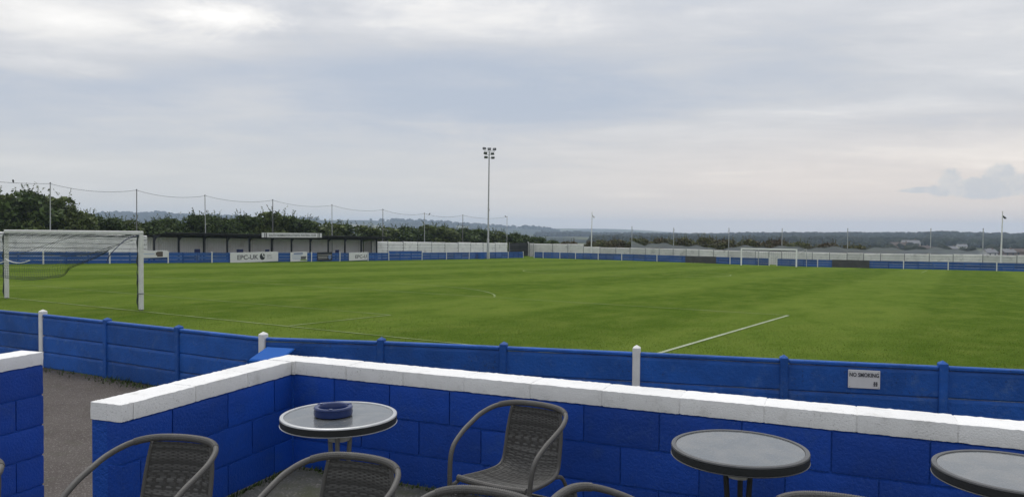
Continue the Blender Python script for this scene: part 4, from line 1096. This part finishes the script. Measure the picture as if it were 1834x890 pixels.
# ================================================================== TREES
def leaf_cloud(n, blobs, size, seed, shoots=20, top_bias=0.0):
    rnd = np.random.default_rng(seed); B = np.array([b[:3] for b in blobs]); Rr = np.array([b[3] for b in blobs])
    wgt = Rr**2; wgt = wgt/wgt.sum()
    k = rnd.choice(len(blobs), n, p=wgt)
    d = rnd.normal(size=(n, 3)); d /= np.linalg.norm(d, axis=1)[:, None]
    rad = Rr[k]*(0.55+.55*rnd.random(n)**.6)
    c = B[k] + d*rad[:, None]*np.array([1, 1, .85])
    c[:, 2] = np.maximum(c[:, 2], .15)
    # upright ragged shoots at the top
    sh = []
    for _ in range(shoots):
        j = rnd.integers(len(blobs)); p0 = B[j]+np.array([rnd.normal()*Rr[j]*.5, rnd.normal()*Rr[j]*.5, Rr[j]*.75]); ln = rnd.uniform(.3, .95); dr = np.array([rnd.normal()*.3, rnd.normal()*.3, 1.0])
        for t in np.linspace(0, 1, 14): sh.append(p0+dr*ln*t+rnd.normal(size=3)*.05*(1.2-t))
    if sh: c = np.vstack([c, np.array(sh)])
    n = len(c)
    nrm = rnd.normal(size=(n, 3)); nrm[:, 2] += .5; nrm /= np.linalg.norm(nrm, axis=1)[:, None]
    t1 = np.cross(nrm, rnd.normal(size=(n, 3))); t1 /= np.linalg.norm(t1, axis=1)[:, None]; t2 = np.cross(nrm, t1)
    sz = size*(.5+rnd.random(n)); sz[n-len(sh):] *= .45
    a = t1*sz[:, None]; b = t2*(sz*.55)[:, None]; kk = nrm*(sz*.15)[:, None]
    V = np.empty((n, 4, 3)); V[:, 0] = c-a; V[:, 1] = c-b+kk; V[:, 2] = c+a; V[:, 3] = c+b+kk
    return V.reshape(-1, 3)
def mesh_quads(name, V, material):
    me = bpy.data.meshes.new(name); n = len(V)//4
    me.vertices.add(len(V)); me.vertices.foreach_set('co', V.astype(np.float32).ravel())
    me.loops.add(4*n); me.loops.foreach_set('vertex_index', np.arange(4*n, dtype=np.int32))
    me.polygons.add(n); me.polygons.foreach_set('loop_start', np.arange(0, 4*n, 4, dtype=np.int32)); me.polygons.foreach_set('loop_total', np.full(n, 4, dtype=np.int32))
    me.update(calc_edges=True); me.materials.append(material); return me
def tree_proto(seed, H, Wd, n, size, material, shoots, bush=False):
    rnd = random.Random(seed); blobs = []; limbs = []
    nb = 20
    for i in range(nb):
        a = rnd.uniform(0, 2*math.pi); zf = rnd.uniform(.12 if bush else .18, .9); rr = Wd/2*math.sqrt(max(0, 1-((zf-.42)/.62)**2))*rnd.uniform(.15, .85)
        r = rnd.uniform(.16, .27)*Wd*(1.1-.55*zf)
        z = min(zf*H, H-r*.9)
        blobs.append((rr*math.cos(a), rr*math.sin(a), z, r)); limbs.append(Vector((rr*math.cos(a), rr*math.sin(a), z)))
    blobs.append((rnd.uniform(-.3, .3), rnd.uniform(-.3, .3), H-.17*Wd, .17*Wd))
    crown = mesh_quads('crown', leaf_cloud(n, blobs, size, seed, shoots), material)
    m = MB(); m.tube([(0, 0, -.2), (.05, 0, H*.3), (.0, .05, H*.6), (.03, .0, H*.85)], [.16, .13, .08, .03], 7)
    for p in limbs[:9]:
        m.tube([Vector((0, 0, H*rnd.uniform(.15, .45))), p*.5+Vector((0, 0, H*.1)), p], [.07, .045, .015], 5)
    return crown, m.mesh('trunk', m_bark)
PROT = [tree_proto(100+i, 5.2, 4.8, 6500, .17, m_leaf if i % 2 == 0 else m_leaf2, 42) for i in range(5)]
TR = [(18.7, 6.17), (20.5, 6.04), (22.2, 6.26), (23.6, 6.79), (25.7, 6.29), (27.8, 5.32), (30.1, 4.93), (32.5, 4.52), (34.7, 4.43), (37.0, 4.4), (39.4, 4.81), (41.9, 5.24), (44.6, 5.43), (47.1, 5.0), (49.9, 5.53),
      (53.0, 6.16), (55.8, 5.78), (58.7, 5.37), (62.0, 5.26), (65.6, 5.14), (69.7, 5.03), (74.0, 4.98), (78.6, 4.93), (83.6, 5.15), (88.9, 5.47), (94.1, 5.41), (99.9, 5.24), (105.5, 5.16), (111.6, 4.97), (117.4, 4.66), (123.4, 4.33), (128.8, 3.96), (134.0, 3.43)]
def nth(i):
    return '%d%s' % (i, 'th' if 10 <= i % 100 <= 20 else {1: 'st', 2: 'nd', 3: 'rd'}.get(i % 10, 'th'))
for i, (s, h) in enumerate(TR):
    cr, tk = PROT[(i*3+i//4) % 5]
    where = 'behind the near goal' if s < 31 else ('behind the stand roof' if s < 67 else ('behind the white wall by the floodlight' if s < 108 else 'beyond the dark corner gate'))
    p = W(s, (-51 if s < 60 else -53.2) + random.uniform(-.6, .6)); k = h/5.15
    t = thing('hedge_tree', 'dense dark green hedgerow tree %s, %s from the left' % (where, nth(i+1)), 'tree', p, random.uniform(0, 6.28), 'hedgerow trees')
    wx = random.uniform(1.0, 1.3) * (1.0 if s < 60 else 1.45)
    for nm, me in (('crown', cr), ('trunk', tk)):
        o = link(nm, me, t); o.scale = (wx*max(k, .85), wx*max(k, .85), k)
BPROT = [tree_proto(300+i, 3.6, 6.0, 4200, .20, m_scrub, 22, True) for i in range(3)]
BU = [(-45, 3.4), (-39.8, 3.5), (-36.9, 3.9), (-33.9, 3.9), (-30.2, 4.2), (-25.6, 4.5), (-21.1, 4.5), (-16.7, 4.6), (-12.4, 4.5), (-8.3, 4.4), (-3.8, 4.4), (.5, 4.2), (5.2, 4.0), (9.7, 3.6), (14.5, 3.0)]
for i, (l, h) in enumerate(BU):
    cr, tk = BPROT[i % 3]; p = W(128+random.uniform(-2, 2), l); p.z -= .3
    where = 'left of the distant goal' if l < -4 else 'behind the distant goal'
    t = thing('scrub_bush', '%s scrub bush from the left beyond the far white wall, %s' % (nth(i+1), where), 'bush', p, random.uniform(0, 6.28), 'scrub bushes beyond the far wall')
    for nm, me in (('crown', cr), ('trunk', tk)):
        o = link(nm, me, t); o.scale = (random.uniform(.95, 1.2), random.uniform(.95, 1.2), h/3.6)

# ---- weeds at the foot of the near barrier
def weeds():
    V = []
    rnd = np.random.default_rng(5)
    for a, c, n in ((FENCE_L[3], FENCE_L[4], 60), (FENCE_L[4], FENCE_L[5], 230), (FENCE_L[5], FENCE_L[6], 60), (FENCE_R[0], FENCE_R[1], 60)):
        for _ in range(n):
            t = rnd.random(); x = a[0]+(c[0]-a[0])*t; y = a[1]+(c[1]-a[1])*t-.06-abs(rnd.normal())*.16
            h = rnd.uniform(.02, .09); w = rnd.uniform(.004, .010); th = rnd.uniform(0, 6.28); dx, dy = math.cos(th)*w, math.sin(th)*w; bx_, by_ = rnd.normal()*.03, rnd.normal()*.03
            V += [(x-dx, y-dy, .02), (x+dx, y+dy, .02), (x+bx_+dx*.3, y+by_+dy*.3, .02+h), (x+bx_-dx*.3, y+by_-dy*.3, .02+h)]
    # moss and weeds in the patio corner
    for _ in range(500):
        t = rnd.random(); q = PC + (D1*(t*2.2) if rnd.random() < .6 else D2*(t*1.2)); nn = Vector((-.35, -.9, 0)) if rnd.random() < 0 else (Vector((.2, -1, 0)))
        off = abs(rnd.normal())*.035; x, y = q.x+.02+off*.5, q.y-.03-off
        h = rnd.uniform(.008, .035); w = .006; th = rnd.uniform(0, 6.28); dx, dy = math.cos(th)*w, math.sin(th)*w
        V += [(x-dx, y-dy, FZ), (x+dx, y+dy, FZ), (x+dx*.3+.01, y+dy, FZ+h), (x-dx*.3+.01, y-dy, FZ+h)]
    o = link('weeds', mesh_quads('weeds', np.array(V), mat('weed leaves', (.06, .09, .03), .8, .1, island=.5)))
    tag(o, 'sparse green weeds and moss along the foot of the barrier and walls', 'weeds', kind='stuff')
weeds()
grass_blades()

# ---- far woodland on the valley sides: reads as one mass
def woodland():
    rnd = np.random.default_rng(11)
    t = (1+5**.5)/2
    iv = np.array([(-1,t,0),(1,t,0),(-1,-t,0),(1,-t,0),(0,-1,t),(0,1,t),(0,-1,-t),(0,1,-t),(t,0,-1),(t,0,1),(-t,0,-1),(-t,0,1)], float); iv /= np.linalg.norm(iv[0])
    iF = [(0,11,5),(0,5,1),(0,1,7),(0,7,10),(0,10,11),(1,5,9),(5,11,4),(11,10,2),(10,7,6),(7,1,8),(3,9,4),(3,4,2),(3,2,6),(3,6,8),(3,8,9),(4,9,5),(2,4,11),(6,2,10),(8,6,7),(9,8,1)]
    # subdivide once
    vl = [tuple(v) for v in iv]; cache = {}
    def mid(a, b):
        k = (min(a, b), max(a, b))
        if k not in cache:
            p = np.array(vl[a])+np.array(vl[b]); p /= np.linalg.norm(p); cache[k] = len(vl); vl.append(tuple(p))
        return cache[k]
    F2 = []
    for a, b, c in iF:
        ab, bc, ca = mid(a, b), mid(b, c), mid(c, a); F2 += [(a, ab, ca), (b, bc, ab), (c, ca, bc), (ab, bc, ca)]
    S = np.array(vl); F2 = np.array(F2)
    pts = []
    def scatter(n, x0, x1, r0, r1, thr, hh, sc=170.0):
        px = rnd.uniform(x0, x1, n*6); r = np.sqrt(rnd.uniform(r0*r0, r1*r1, n*6)); th = np.arctan((px-917)/1350)
        x, y = r*np.sin(th), r*np.cos(th); w = vnoise(x/sc, y/sc, 9)*.65+vnoise(x/60, y/60, 5)*.35
        ok = w > thr; x, y = x[ok][:n], y[ok][:n]
        for a, b in zip(x, y): pts.append((a, b, hh*rnd.uniform(.6, 1.3)))
    scatter(420, 1060, 1900, 560, 1000, .56, 4.2)
    scatter(1900, 1060, 1900, 1000, 1700, .50, 6.5)
    scatter(2200, 1120, 1900, 1700, 2350, .42, 7.5)
    scatter(500, 960, 1140, 2200, 2800, .40, 7.5)
    scatter(900, 100, 1000, 3300, 4000, .55, 10)
    P = np.array(pts); n = len(P); z = terrain(P[:, 0], P[:, 1])
    V = S[None]*(1+.28*(rnd.random((n, len(S), 1))-.5)*2)*P[:, 2][:, None, None]*np.array([.95, .95, .85])
    V += np.stack([P[:, 0], P[:, 1], z+P[:, 2]*.55], 1)[:, None, :]
    Fa = (F2[None]+np.arange(n)[:, None, None]*len(S)).reshape(-1, 3)
    me = bpy.data.meshes.new('woodland'); V = V.reshape(-1, 3)
    me.vertices.add(len(V)); me.vertices.foreach_set('co', V.astype(np.float32).ravel())
    me.loops.add(Fa.size); me.loops.foreach_set('vertex_index', Fa.astype(np.int32).ravel())
    me.polygons.add(len(Fa)); me.polygons.foreach_set('loop_start', np.arange(0, Fa.size, 3, dtype=np.int32)); me.polygons.foreach_set('loop_total', np.full(len(Fa), 3, dtype=np.int32))
    me.update(calc_edges=True); me.materials.append(m_wood)
    o = link('woodland', me); tag(o, 'distant dark woodland over the valley and hills beyond the far end', 'woodland', kind='stuff')
woodland()

# ---- houses in the valley
def house(px, r, w, dp, h, rot, wallm, roofm, label, cat='house'):
    th = math.atan((px-917)/1350); x, y = r*math.sin(th), r*math.cos(th); z = float(terrain(x, y))-.3
    o = thing('distant_house', label, cat, (x, y, z), rot, 'houses in the valley'); w *= .72; dp *= .62; h *= .62
    m = MB(); m.box((0, 0, h/2), (w, dp, h)); 
    n = len(m.v); m.v += [Vector((-w/2, -dp/2, h)), Vector((-w/2, dp/2, h)), Vector((-w/2, 0, h+dp*.38)), Vector((w/2, -dp/2, h)), Vector((w/2, dp/2, h)), Vector((w/2, 0, h+dp*.38))]
    m._f((n, n+2, n+1), (n+3, n+4, n+5)); m.build('wall', wallm, o)
    m = MB(); e = .5
    m.v = [Vector(q) for q in ((-w/2-e, -dp/2-e, h-.3), (w/2+e, -dp/2-e, h-.3), (w/2+e, 0, h+dp*.40), (-w/2-e, 0, h+dp*.40), (-w/2-e, dp/2+e, h-.3), (w/2+e, dp/2+e, h-.3))]
    m.v += [q+Vector((0, 0, .3)) for q in m.v[:6]]
    m._f((0, 1, 2, 3), (3, 2, 5, 4), (6, 9, 8, 7), (9, 10, 11, 8), (0, 6, 7, 1), (1, 7, 8, 2), (2, 8, 11, 5), (4, 5, 11, 10), (0, 3, 9, 6), (3, 4, 10, 9)); rf = m.build('roof', roofm, o)
    m = MB(); m.box((w*.3, 0, h+dp*.45), (.9, .9, dp*.35)); m.build('chimney', m_brick, rf)
    k = max(2, int(w/4))
    for i in range(k):
        m = MB(); m.box((-w/2+w*(i+.5)/k, -dp/2-.03, h*.6), (1.3, .08, 1.4)); m.build('window', m_glass, o)
HS = [(1534, 640, 11, 8, 5, .2, m_render, m_tilegrey, 'pale house far beyond the distant goal at the left end of the town'),
      (1552, 700, 12, 8, 5, -.3, m_brick, m_tile, 'brown house beside the pale house at the left end of the town'),
      (1597, 760, 14, 9, 5.5, .1, m_brick, m_tile, 'brick house at the near left foot of the long pale building'),
      (1612, 900, 30, 12, 8, .05, m_brick, m_tile, 'wide brick building left of the long pale building'),
      (1630, 960, 26, 14, 10, .0, m_render, m_tilegrey, 'long pale building standing highest in the distant town'),
      (1655, 820, 16, 9, 5.5, .2, m_brick, m_tile, 'brick house at the near right foot of the long pale building'),
      (1680, 760, 14, 9, 5.2, -.2, m_brick, m_tile, 'brick house right of the sixth far netting pole'),
      (1704, 820, 14, 9, 5.5, .35, m_render, m_tilegrey, 'pale house between the last two far netting poles'),
      (1722, 980, 14, 9, 5.5, -.1, m_render, m_tilegrey, 'pale house under the trees between the last two netting poles'),
      (1772, 640, 13, 9, 5.2, .3, m_render, m_tilegrey, 'pale roofed house just left of the white loudspeaker pole'),
      (1783, 700, 15, 9, 5.2, -.2, m_render, m_tilegrey, 'pale house directly behind the white loudspeaker pole'),
      (1804, 660, 14, 9, 5.4, .25, m_brick, m_tilegrey, 'house with pale gable right of the white loudspeaker pole'),
      (1828, 700, 16, 9, 5.4, -.1, m_brick, m_tile, 'brown roofed house at the right edge of the picture')]
for a in HS: house(*a)

# ================================================================== PATIO FURNITURE
def lathe_obj(prof_, n, name, material, parent, closed=False, z=0):
    m = MB(); m.lathe(prof_, n, (0, 0, z), closed); return shade(m.build(name, material, parent), 35)
TZ = .70
def table(x, y, rz, label, light):
    t = thing('bistro_table', label, 'table', (x, y, FZ), rz, 'round patio tables')
    rad = .30
    m = MB(); m.lathe([(0, 0), (.15, 0), (rad-.022, 0), (rad-.022, -.006), (0, -.006)], 64, (0, 0, TZ)); shade(m.build('glass_top', m_tglass, t), 30)
    lathe_obj([(rad-.022, -.002), (rad-.020, .004), (rad-.010, .006), (rad-.002, .003), (rad, -.003), (rad-.003, -.006), (rad-.022, -.008)], 72, 'rim', m_rimlight if light else m_rimdark, t, True, TZ)
    lathe_obj([(rad-.004, -.005), (rad-.001, -.008), (rad-.001, -.034), (rad-.004, -.038), (rad-.020, -.038), (rad-.020, -.005)], 72, 'edge_band', m_rimside, t, True, TZ)
    lathe_obj([(rad-.002, -.0365), (rad+.001, -.0385), (rad-.001, -.0415), (rad-.02, -.0415), (rad-.02, -.0365)], 72, 'lower_trim', m_rimlight if light else m_rimdark, t, True, TZ)
    lm = m_tleg if light else m_tlegdark
    for k in range(3):
        a = 2*math.pi*k/3 + .25; c, s = math.cos(a), math.sin(a)
        pts = catmull([(.062*c, .062*s, TZ-.03), (.060*c, .060*s, TZ-.12), (.052*c, .052*s, TZ-.3), (.075*c, .075*s, .22), (.16*c, .16*s, .08), (.24*c, .24*s, .015)], 6)
        m = MB(); m.tube(pts, .0125, 10); shade(m.build('leg', lm, t), 50)
        m = MB(); m.lathe([(0, .0), (.016, 0), (.016, .03), (0, .032)], 10, (.24*c, .24*s, 0)); m.build('foot', m_darkmetal, t)
        m = MB(); m.tube([(.06*c, .06*s, TZ-.035), (.25*c, .25*s, TZ-.035)], .010, 6); m.build('arm', lm, t)
    lathe_obj([(.030, -.014), (.054, -.016), (.058, -.006), (.058, .010), (.054, .016), (.030, .014)], 28, 'clamp_ring', m_clamp, t, True, TZ-.115)
    for k in range(3):
        a = 2*math.pi*k/3 + .25; m = MB(); m.tube([(.07*math.cos(a), .07*math.sin(a), TZ-.098), (.082*math.cos(a), .082*math.sin(a), TZ-.098)], .006, 8); m.build('bolt', m_rimlight, t)
    return t
table(-.898, 3.92, .35, 'round glass table with pale rim and blue ashtray in the wall corner', True)
table(1.030, 3.375, .9, 'round glass table with dark rim and nothing on it against the right wall', False)
table(2.062, 3.06, .2, 'round glass table with dark rim cut off by the right picture edge', False)
# ashtray on the corner table
at = thing('ashtray', 'round dark blue ashtray on the table in the wall corner', 'ashtray', (-.925, 3.905, FZ+TZ+.001))
lathe_obj([(.0, .0), (.088, .0), (.098, .006), (.100, .022), (.097, .034), (.100, .043), (.096, .050), (.086, .051), (.076, .048), (.072, .042), (.070, .014), (0, .012)], 40, 'bowl', m_ash, at)
m = MB(); m.lathe([(0, .0145), (.05, .0145), (.066, .013)], 24); m.build('ash', m_ashgrey, at)
for k in range(3):
    a = 2*math.pi*k/3+.6; m = MB(); m.box((.087*math.cos(a), .087*math.sin(a), .0505), (.024, .018, .005), a, .002); m.build('cigarette_rest', m_ash, at)

# ---- wicker chairs
def chair_meshes():
    parts = []
    # loop: front leg - arm - back - arm - front leg
    Lp = [(.262, -.245, .0), (.266, -.25, .25), (.270, -.248, .46), (.278, -.215, .575), (.285, -.12, .635), (.290, 0.0, .675), (.285, .10, .705), (.245, .205, .732), (.155, .268, .746), (.0, .288, .750)]
    pts = Lp + [(-x, y, z) for x, y, z in reversed(Lp[:-1])]
    cp = catmull(pts, 7); n = len(cp)
    m = MB(); m.tube(cp, .0138, 12); parts.append(('arm_loop', m.mesh('arm_loop', m_tube, True), None))
    # wrapped back of the loop: windings as ridges
    i0 = int(n*.395); i1 = n-i0; sub = cp[i0:i1]
    fine = []
    for a, c in zip(sub[:-1], sub[1:]):
        for k in range(5): fine.append(a.lerp(c, k/5))
    fine.append(sub[-1])
    m = MB(); m.tube(fine, [.0172 if k % 2 else .0158 for k in range(len(fine))], 12); parts.append(('back_wrapping', m.mesh('back_wrapping', m_tube, False), None))
    # wound collars where the arm turns into the leg
    for sx in (-1, 1):
        q = catmull([(sx*.2665, -.2505, .30), (sx*.268, -.25, .38), (sx*.2695, -.2485, .455)], 14)
        m = MB(); m.tube(q, [.0152 if k % 2 else .0138 for k in range(len(q))], 10); parts.append(('leg_wrapping', m.mesh('leg_wrapping', m_tube, False), None))
    # profile of the back and seat sheet: (y, z, halfwidth, sag)
    PR = [(.272, .728, .165, .020), (.262, .66, .178, .034), (.246, .58, .186, .040), (.228, .50, .188, .036), (.208, .44, .190, .028), (.165, .412, .194, .020), (.08, .408, .202, .022), (-.04, .416, .212, .022), (-.15, .428, .220, .016), (-.215, .434, .224, .006)]
    P4 = catmull([Vector((y, z, w)) for y, z, w, s in PR], 14); S4 = [q.x for q in catmull([Vector((s, 0, 0)) for y, z, w, s in PR], 14)]
    acc = [0]
    for a, c in zip(P4[:-1], P4[1:]): acc.append(acc[-1]+math.hypot(c.x-a.x, c.y-a.y))
    tot = acc[-1]
    def surf(t, u):
        d = t*tot; i = min(max(int(np.searchsorted(acc, d))-1, 0), len(P4)-2); f = (d-acc[i])/max(acc[i+1]-acc[i], 1e-9)
        p = P4[i].lerp(P4[i+1], f); sg_ = S4[i]*(1-f)+S4[i+1]*f
        tx = P4[i+1].x-P4[i].x; tz = P4[i+1].y-P4[i].y; ln = math.hypot(tx, tz); ny, nz = -tz/ln, tx/ln     # normal in (y, z)
        if nz < 0 and ny > 0: pass
        cur = sg_*(1-u*u)
        by, bz = p.x, p.y
        back = max(0, 1-t*2.2)
        y = by + cur*(1 if back > 0 else 0)*min(1, back*2.0); z = bz - cur*(1-min(1, back*2.0))
        nrm = Vector((0, -(tz)/ln*-1, 0))
        N_ = Vector((0, tz/ln, -tx/ln)); 
        if N_.y > 0 and t < .5: N_ = -N_
        if N_.z < 0 and t >= .5: N_ = -N_
        return Vector((u*p.z, y, z)), N_
    # side frame tubes following the sheet edges, then on to the rear legs
    for sx in (-1, 1):
        q = [surf(t, sx)[0] + Vector((sx*.006, 0, -.004)) for t in np.linspace(0.0, 1, 36)]
        m = MB(); m.tube(q, .0115, 10); parts.append(('side_rail', m.mesh('side_rail', m_tube, True), None))
        p0 = surf(.475, sx)[0]
        q = catmull([(p0.x+sx*.004, p0.y-.01, p0.z-.006), (sx*.215, .225, .385), (sx*.232, .262, .30), (sx*.240, .285, .15), (sx*.245, .30, .0)], 6)
        m = MB(); m.tube(q, .0115, 10); parts.append(('rear_leg', m.mesh('rear_leg', m_tube, True), None))
        q = catmull([(sx*.266, -.245, .40), (sx*.245, -.238, .405), (sx*.222, -.212, .428)], 5)
        m = MB(); m.tube(q, .0105, 8); parts.append(('bracket', m.mesh('bracket', m_tube, True), None))
        m = MB(); m.lathe([(0, 0), (.015, 0), (.0155, .02), (0, .022)], 10, (sx*.262, -.245, 0)); m.lathe([(0, 0), (.015, 0), (.0155, .02), (0, .022)], 10, (sx*.245, .30, 0)); parts.append(('foot_cap', m.mesh('foot_cap', m_rib, False), None))
    # wrapped front rail
    fr = [Vector((-.232+.464*k/60, -.222, .432-.010*math.cos(math.pi*(k/60-.5))+.004)) for k in range(61)]
    m = MB(); m.tube(fr, [.0178 if k % 2 else .0165 for k in range(61)], 12); parts.append(('front_rail', m.mesh('front_rail', m_tube, False), None))
    m = MB(); m.tube([(-.235, .255, .25), (.235, .255, .25)], .009, 8); parts.append(('stretcher', m.mesh('stretcher', m_tube, True), None))
    # weave: flat strands over and under the ribs
    m = MB(); ns = 104; nrib = 14; sub_ = 3; seg = nrib*sub_
    for i in range(ns):
        t = (i+.5)/ns
        band = .20 < t < .29
        hw = tot/ns*.5*(1.12 if not band else 1.0)
        jit = random.uniform(-.0004, .0004); base = len(m.v)
        for k in range(seg+1):
            u = -1+2*k/seg
            ph = math.pi*(k/sub_) + math.pi*((i if not band else i//2) % 2) + (math.pi*.5*((i//2) % 2) if band else 0)
            p, nn = surf(t, u); off = .0012 + .0020*math.sin(ph)*(1.8 if band else 1.0) + jit
            tp, _ = surf(min(1, t+.5/ns), u); tm, _ = surf(max(0, t-.5/ns), u); dv = (tp-tm); hw = max(dv.length, tot/ns*.6)*.56; dv = dv.normalized()
            for s_, o_ in ((-1, -.0006), (0, .0010), (1, -.0006)): m.v.append(p + nn*(off+o_) + dv*hw*s_)
        for k in range(seg):
            for j in range(2): m._f((base+k*3+j, base+k*3+j+1, base+(k+1)*3+j+1, base+(k+1)*3+j))
    parts.append(('woven_sheet', m.mesh('woven_sheet', m_weave, True), 'stuff'))
    m = MB()
    for j in range(nrib+1):
        u = -1+2*j/nrib
        m.tube([surf(t, u*.985)[0] for t in np.linspace(.004, .996, 40)], .0017, 4, False)
    ng, nu = 60, 8; b0 = len(m.v)
    for i in range(ng+1):
        for j in range(nu+1): m.v.append(surf(i/ng, -1+2*j/nu)[0])
    for i in range(ng):
        for j in range(nu): q = b0+i*(nu+1)+j; m._f((q, q+1, q+nu+2, q+nu+1))
    parts.append(('weave_ribs', m.mesh('weave_ribs', m_rib, True), 'stuff'))
    return parts
CH = chair_meshes()
def chair(bx_, by_, rz, label, k=1.0):
    """bx, by: where the top of the back is"""
    r = R(rz); px, py = bx_ + math.sin(r)*.288*.9, by_ - math.cos(r)*.288*.9
    t = thing('wicker_chair', label, 'chair', (px, py, FZ), r, 'grey wicker patio chairs')
    for nm, me, kind in CH:
        o = link(nm, me, t)
        o.scale = (.86, .90, .975)
        if kind: o['kind'] = kind
    return t
chair(.142, 4.06, -31, 'grey wicker armchair whose seat shows, backed up to the blue wall between two tables')
chair(-1.468, 3.36, -12, 'grey wicker armchair in front of the white wall end at the left')
chair(-.616, 3.09, -20, 'grey wicker armchair in front of the corner table with the ashtray')
chair(-.060, 2.685, -24, 'top of a grey wicker chair back at the bottom edge, nearest the middle')
chair(-2.225, 3.06, -5, 'bent arm of a grey wicker chair at the bottom left edge')
chair(1.167, 2.655, -20, 'wrapped chair back top peeping over the bottom edge below the right tables')
chair(.162, 2.63, 66, 'single thin chair arm crossing the bottom edge right of the middle chair')

# ================================================================== HAZE
zmin = -24.0; zmax = 92.0
hz = MB(); hz.box((0, 0, (zmin+zmax)/2), (13200, 13200, zmax-zmin))
hm = bpy.data.materials.new('haze air'); hm.use_nodes = True; nt = hm.node_tree; nt.nodes.clear()
vol = N(nt, 'ShaderNodeVolumePrincipled', {'Color': (0.64, 0.79, 1.0, 1), 'Density': 1.8e-4, 'Anisotropy': 0.2})
N(nt, 'ShaderNodeOutputMaterial', {'Volume': vol.outputs[0]})
ho = hz.build('haze', hm); tag(ho, 'thin pale blue haze in the air over the valley', 'haze', kind='stuff')
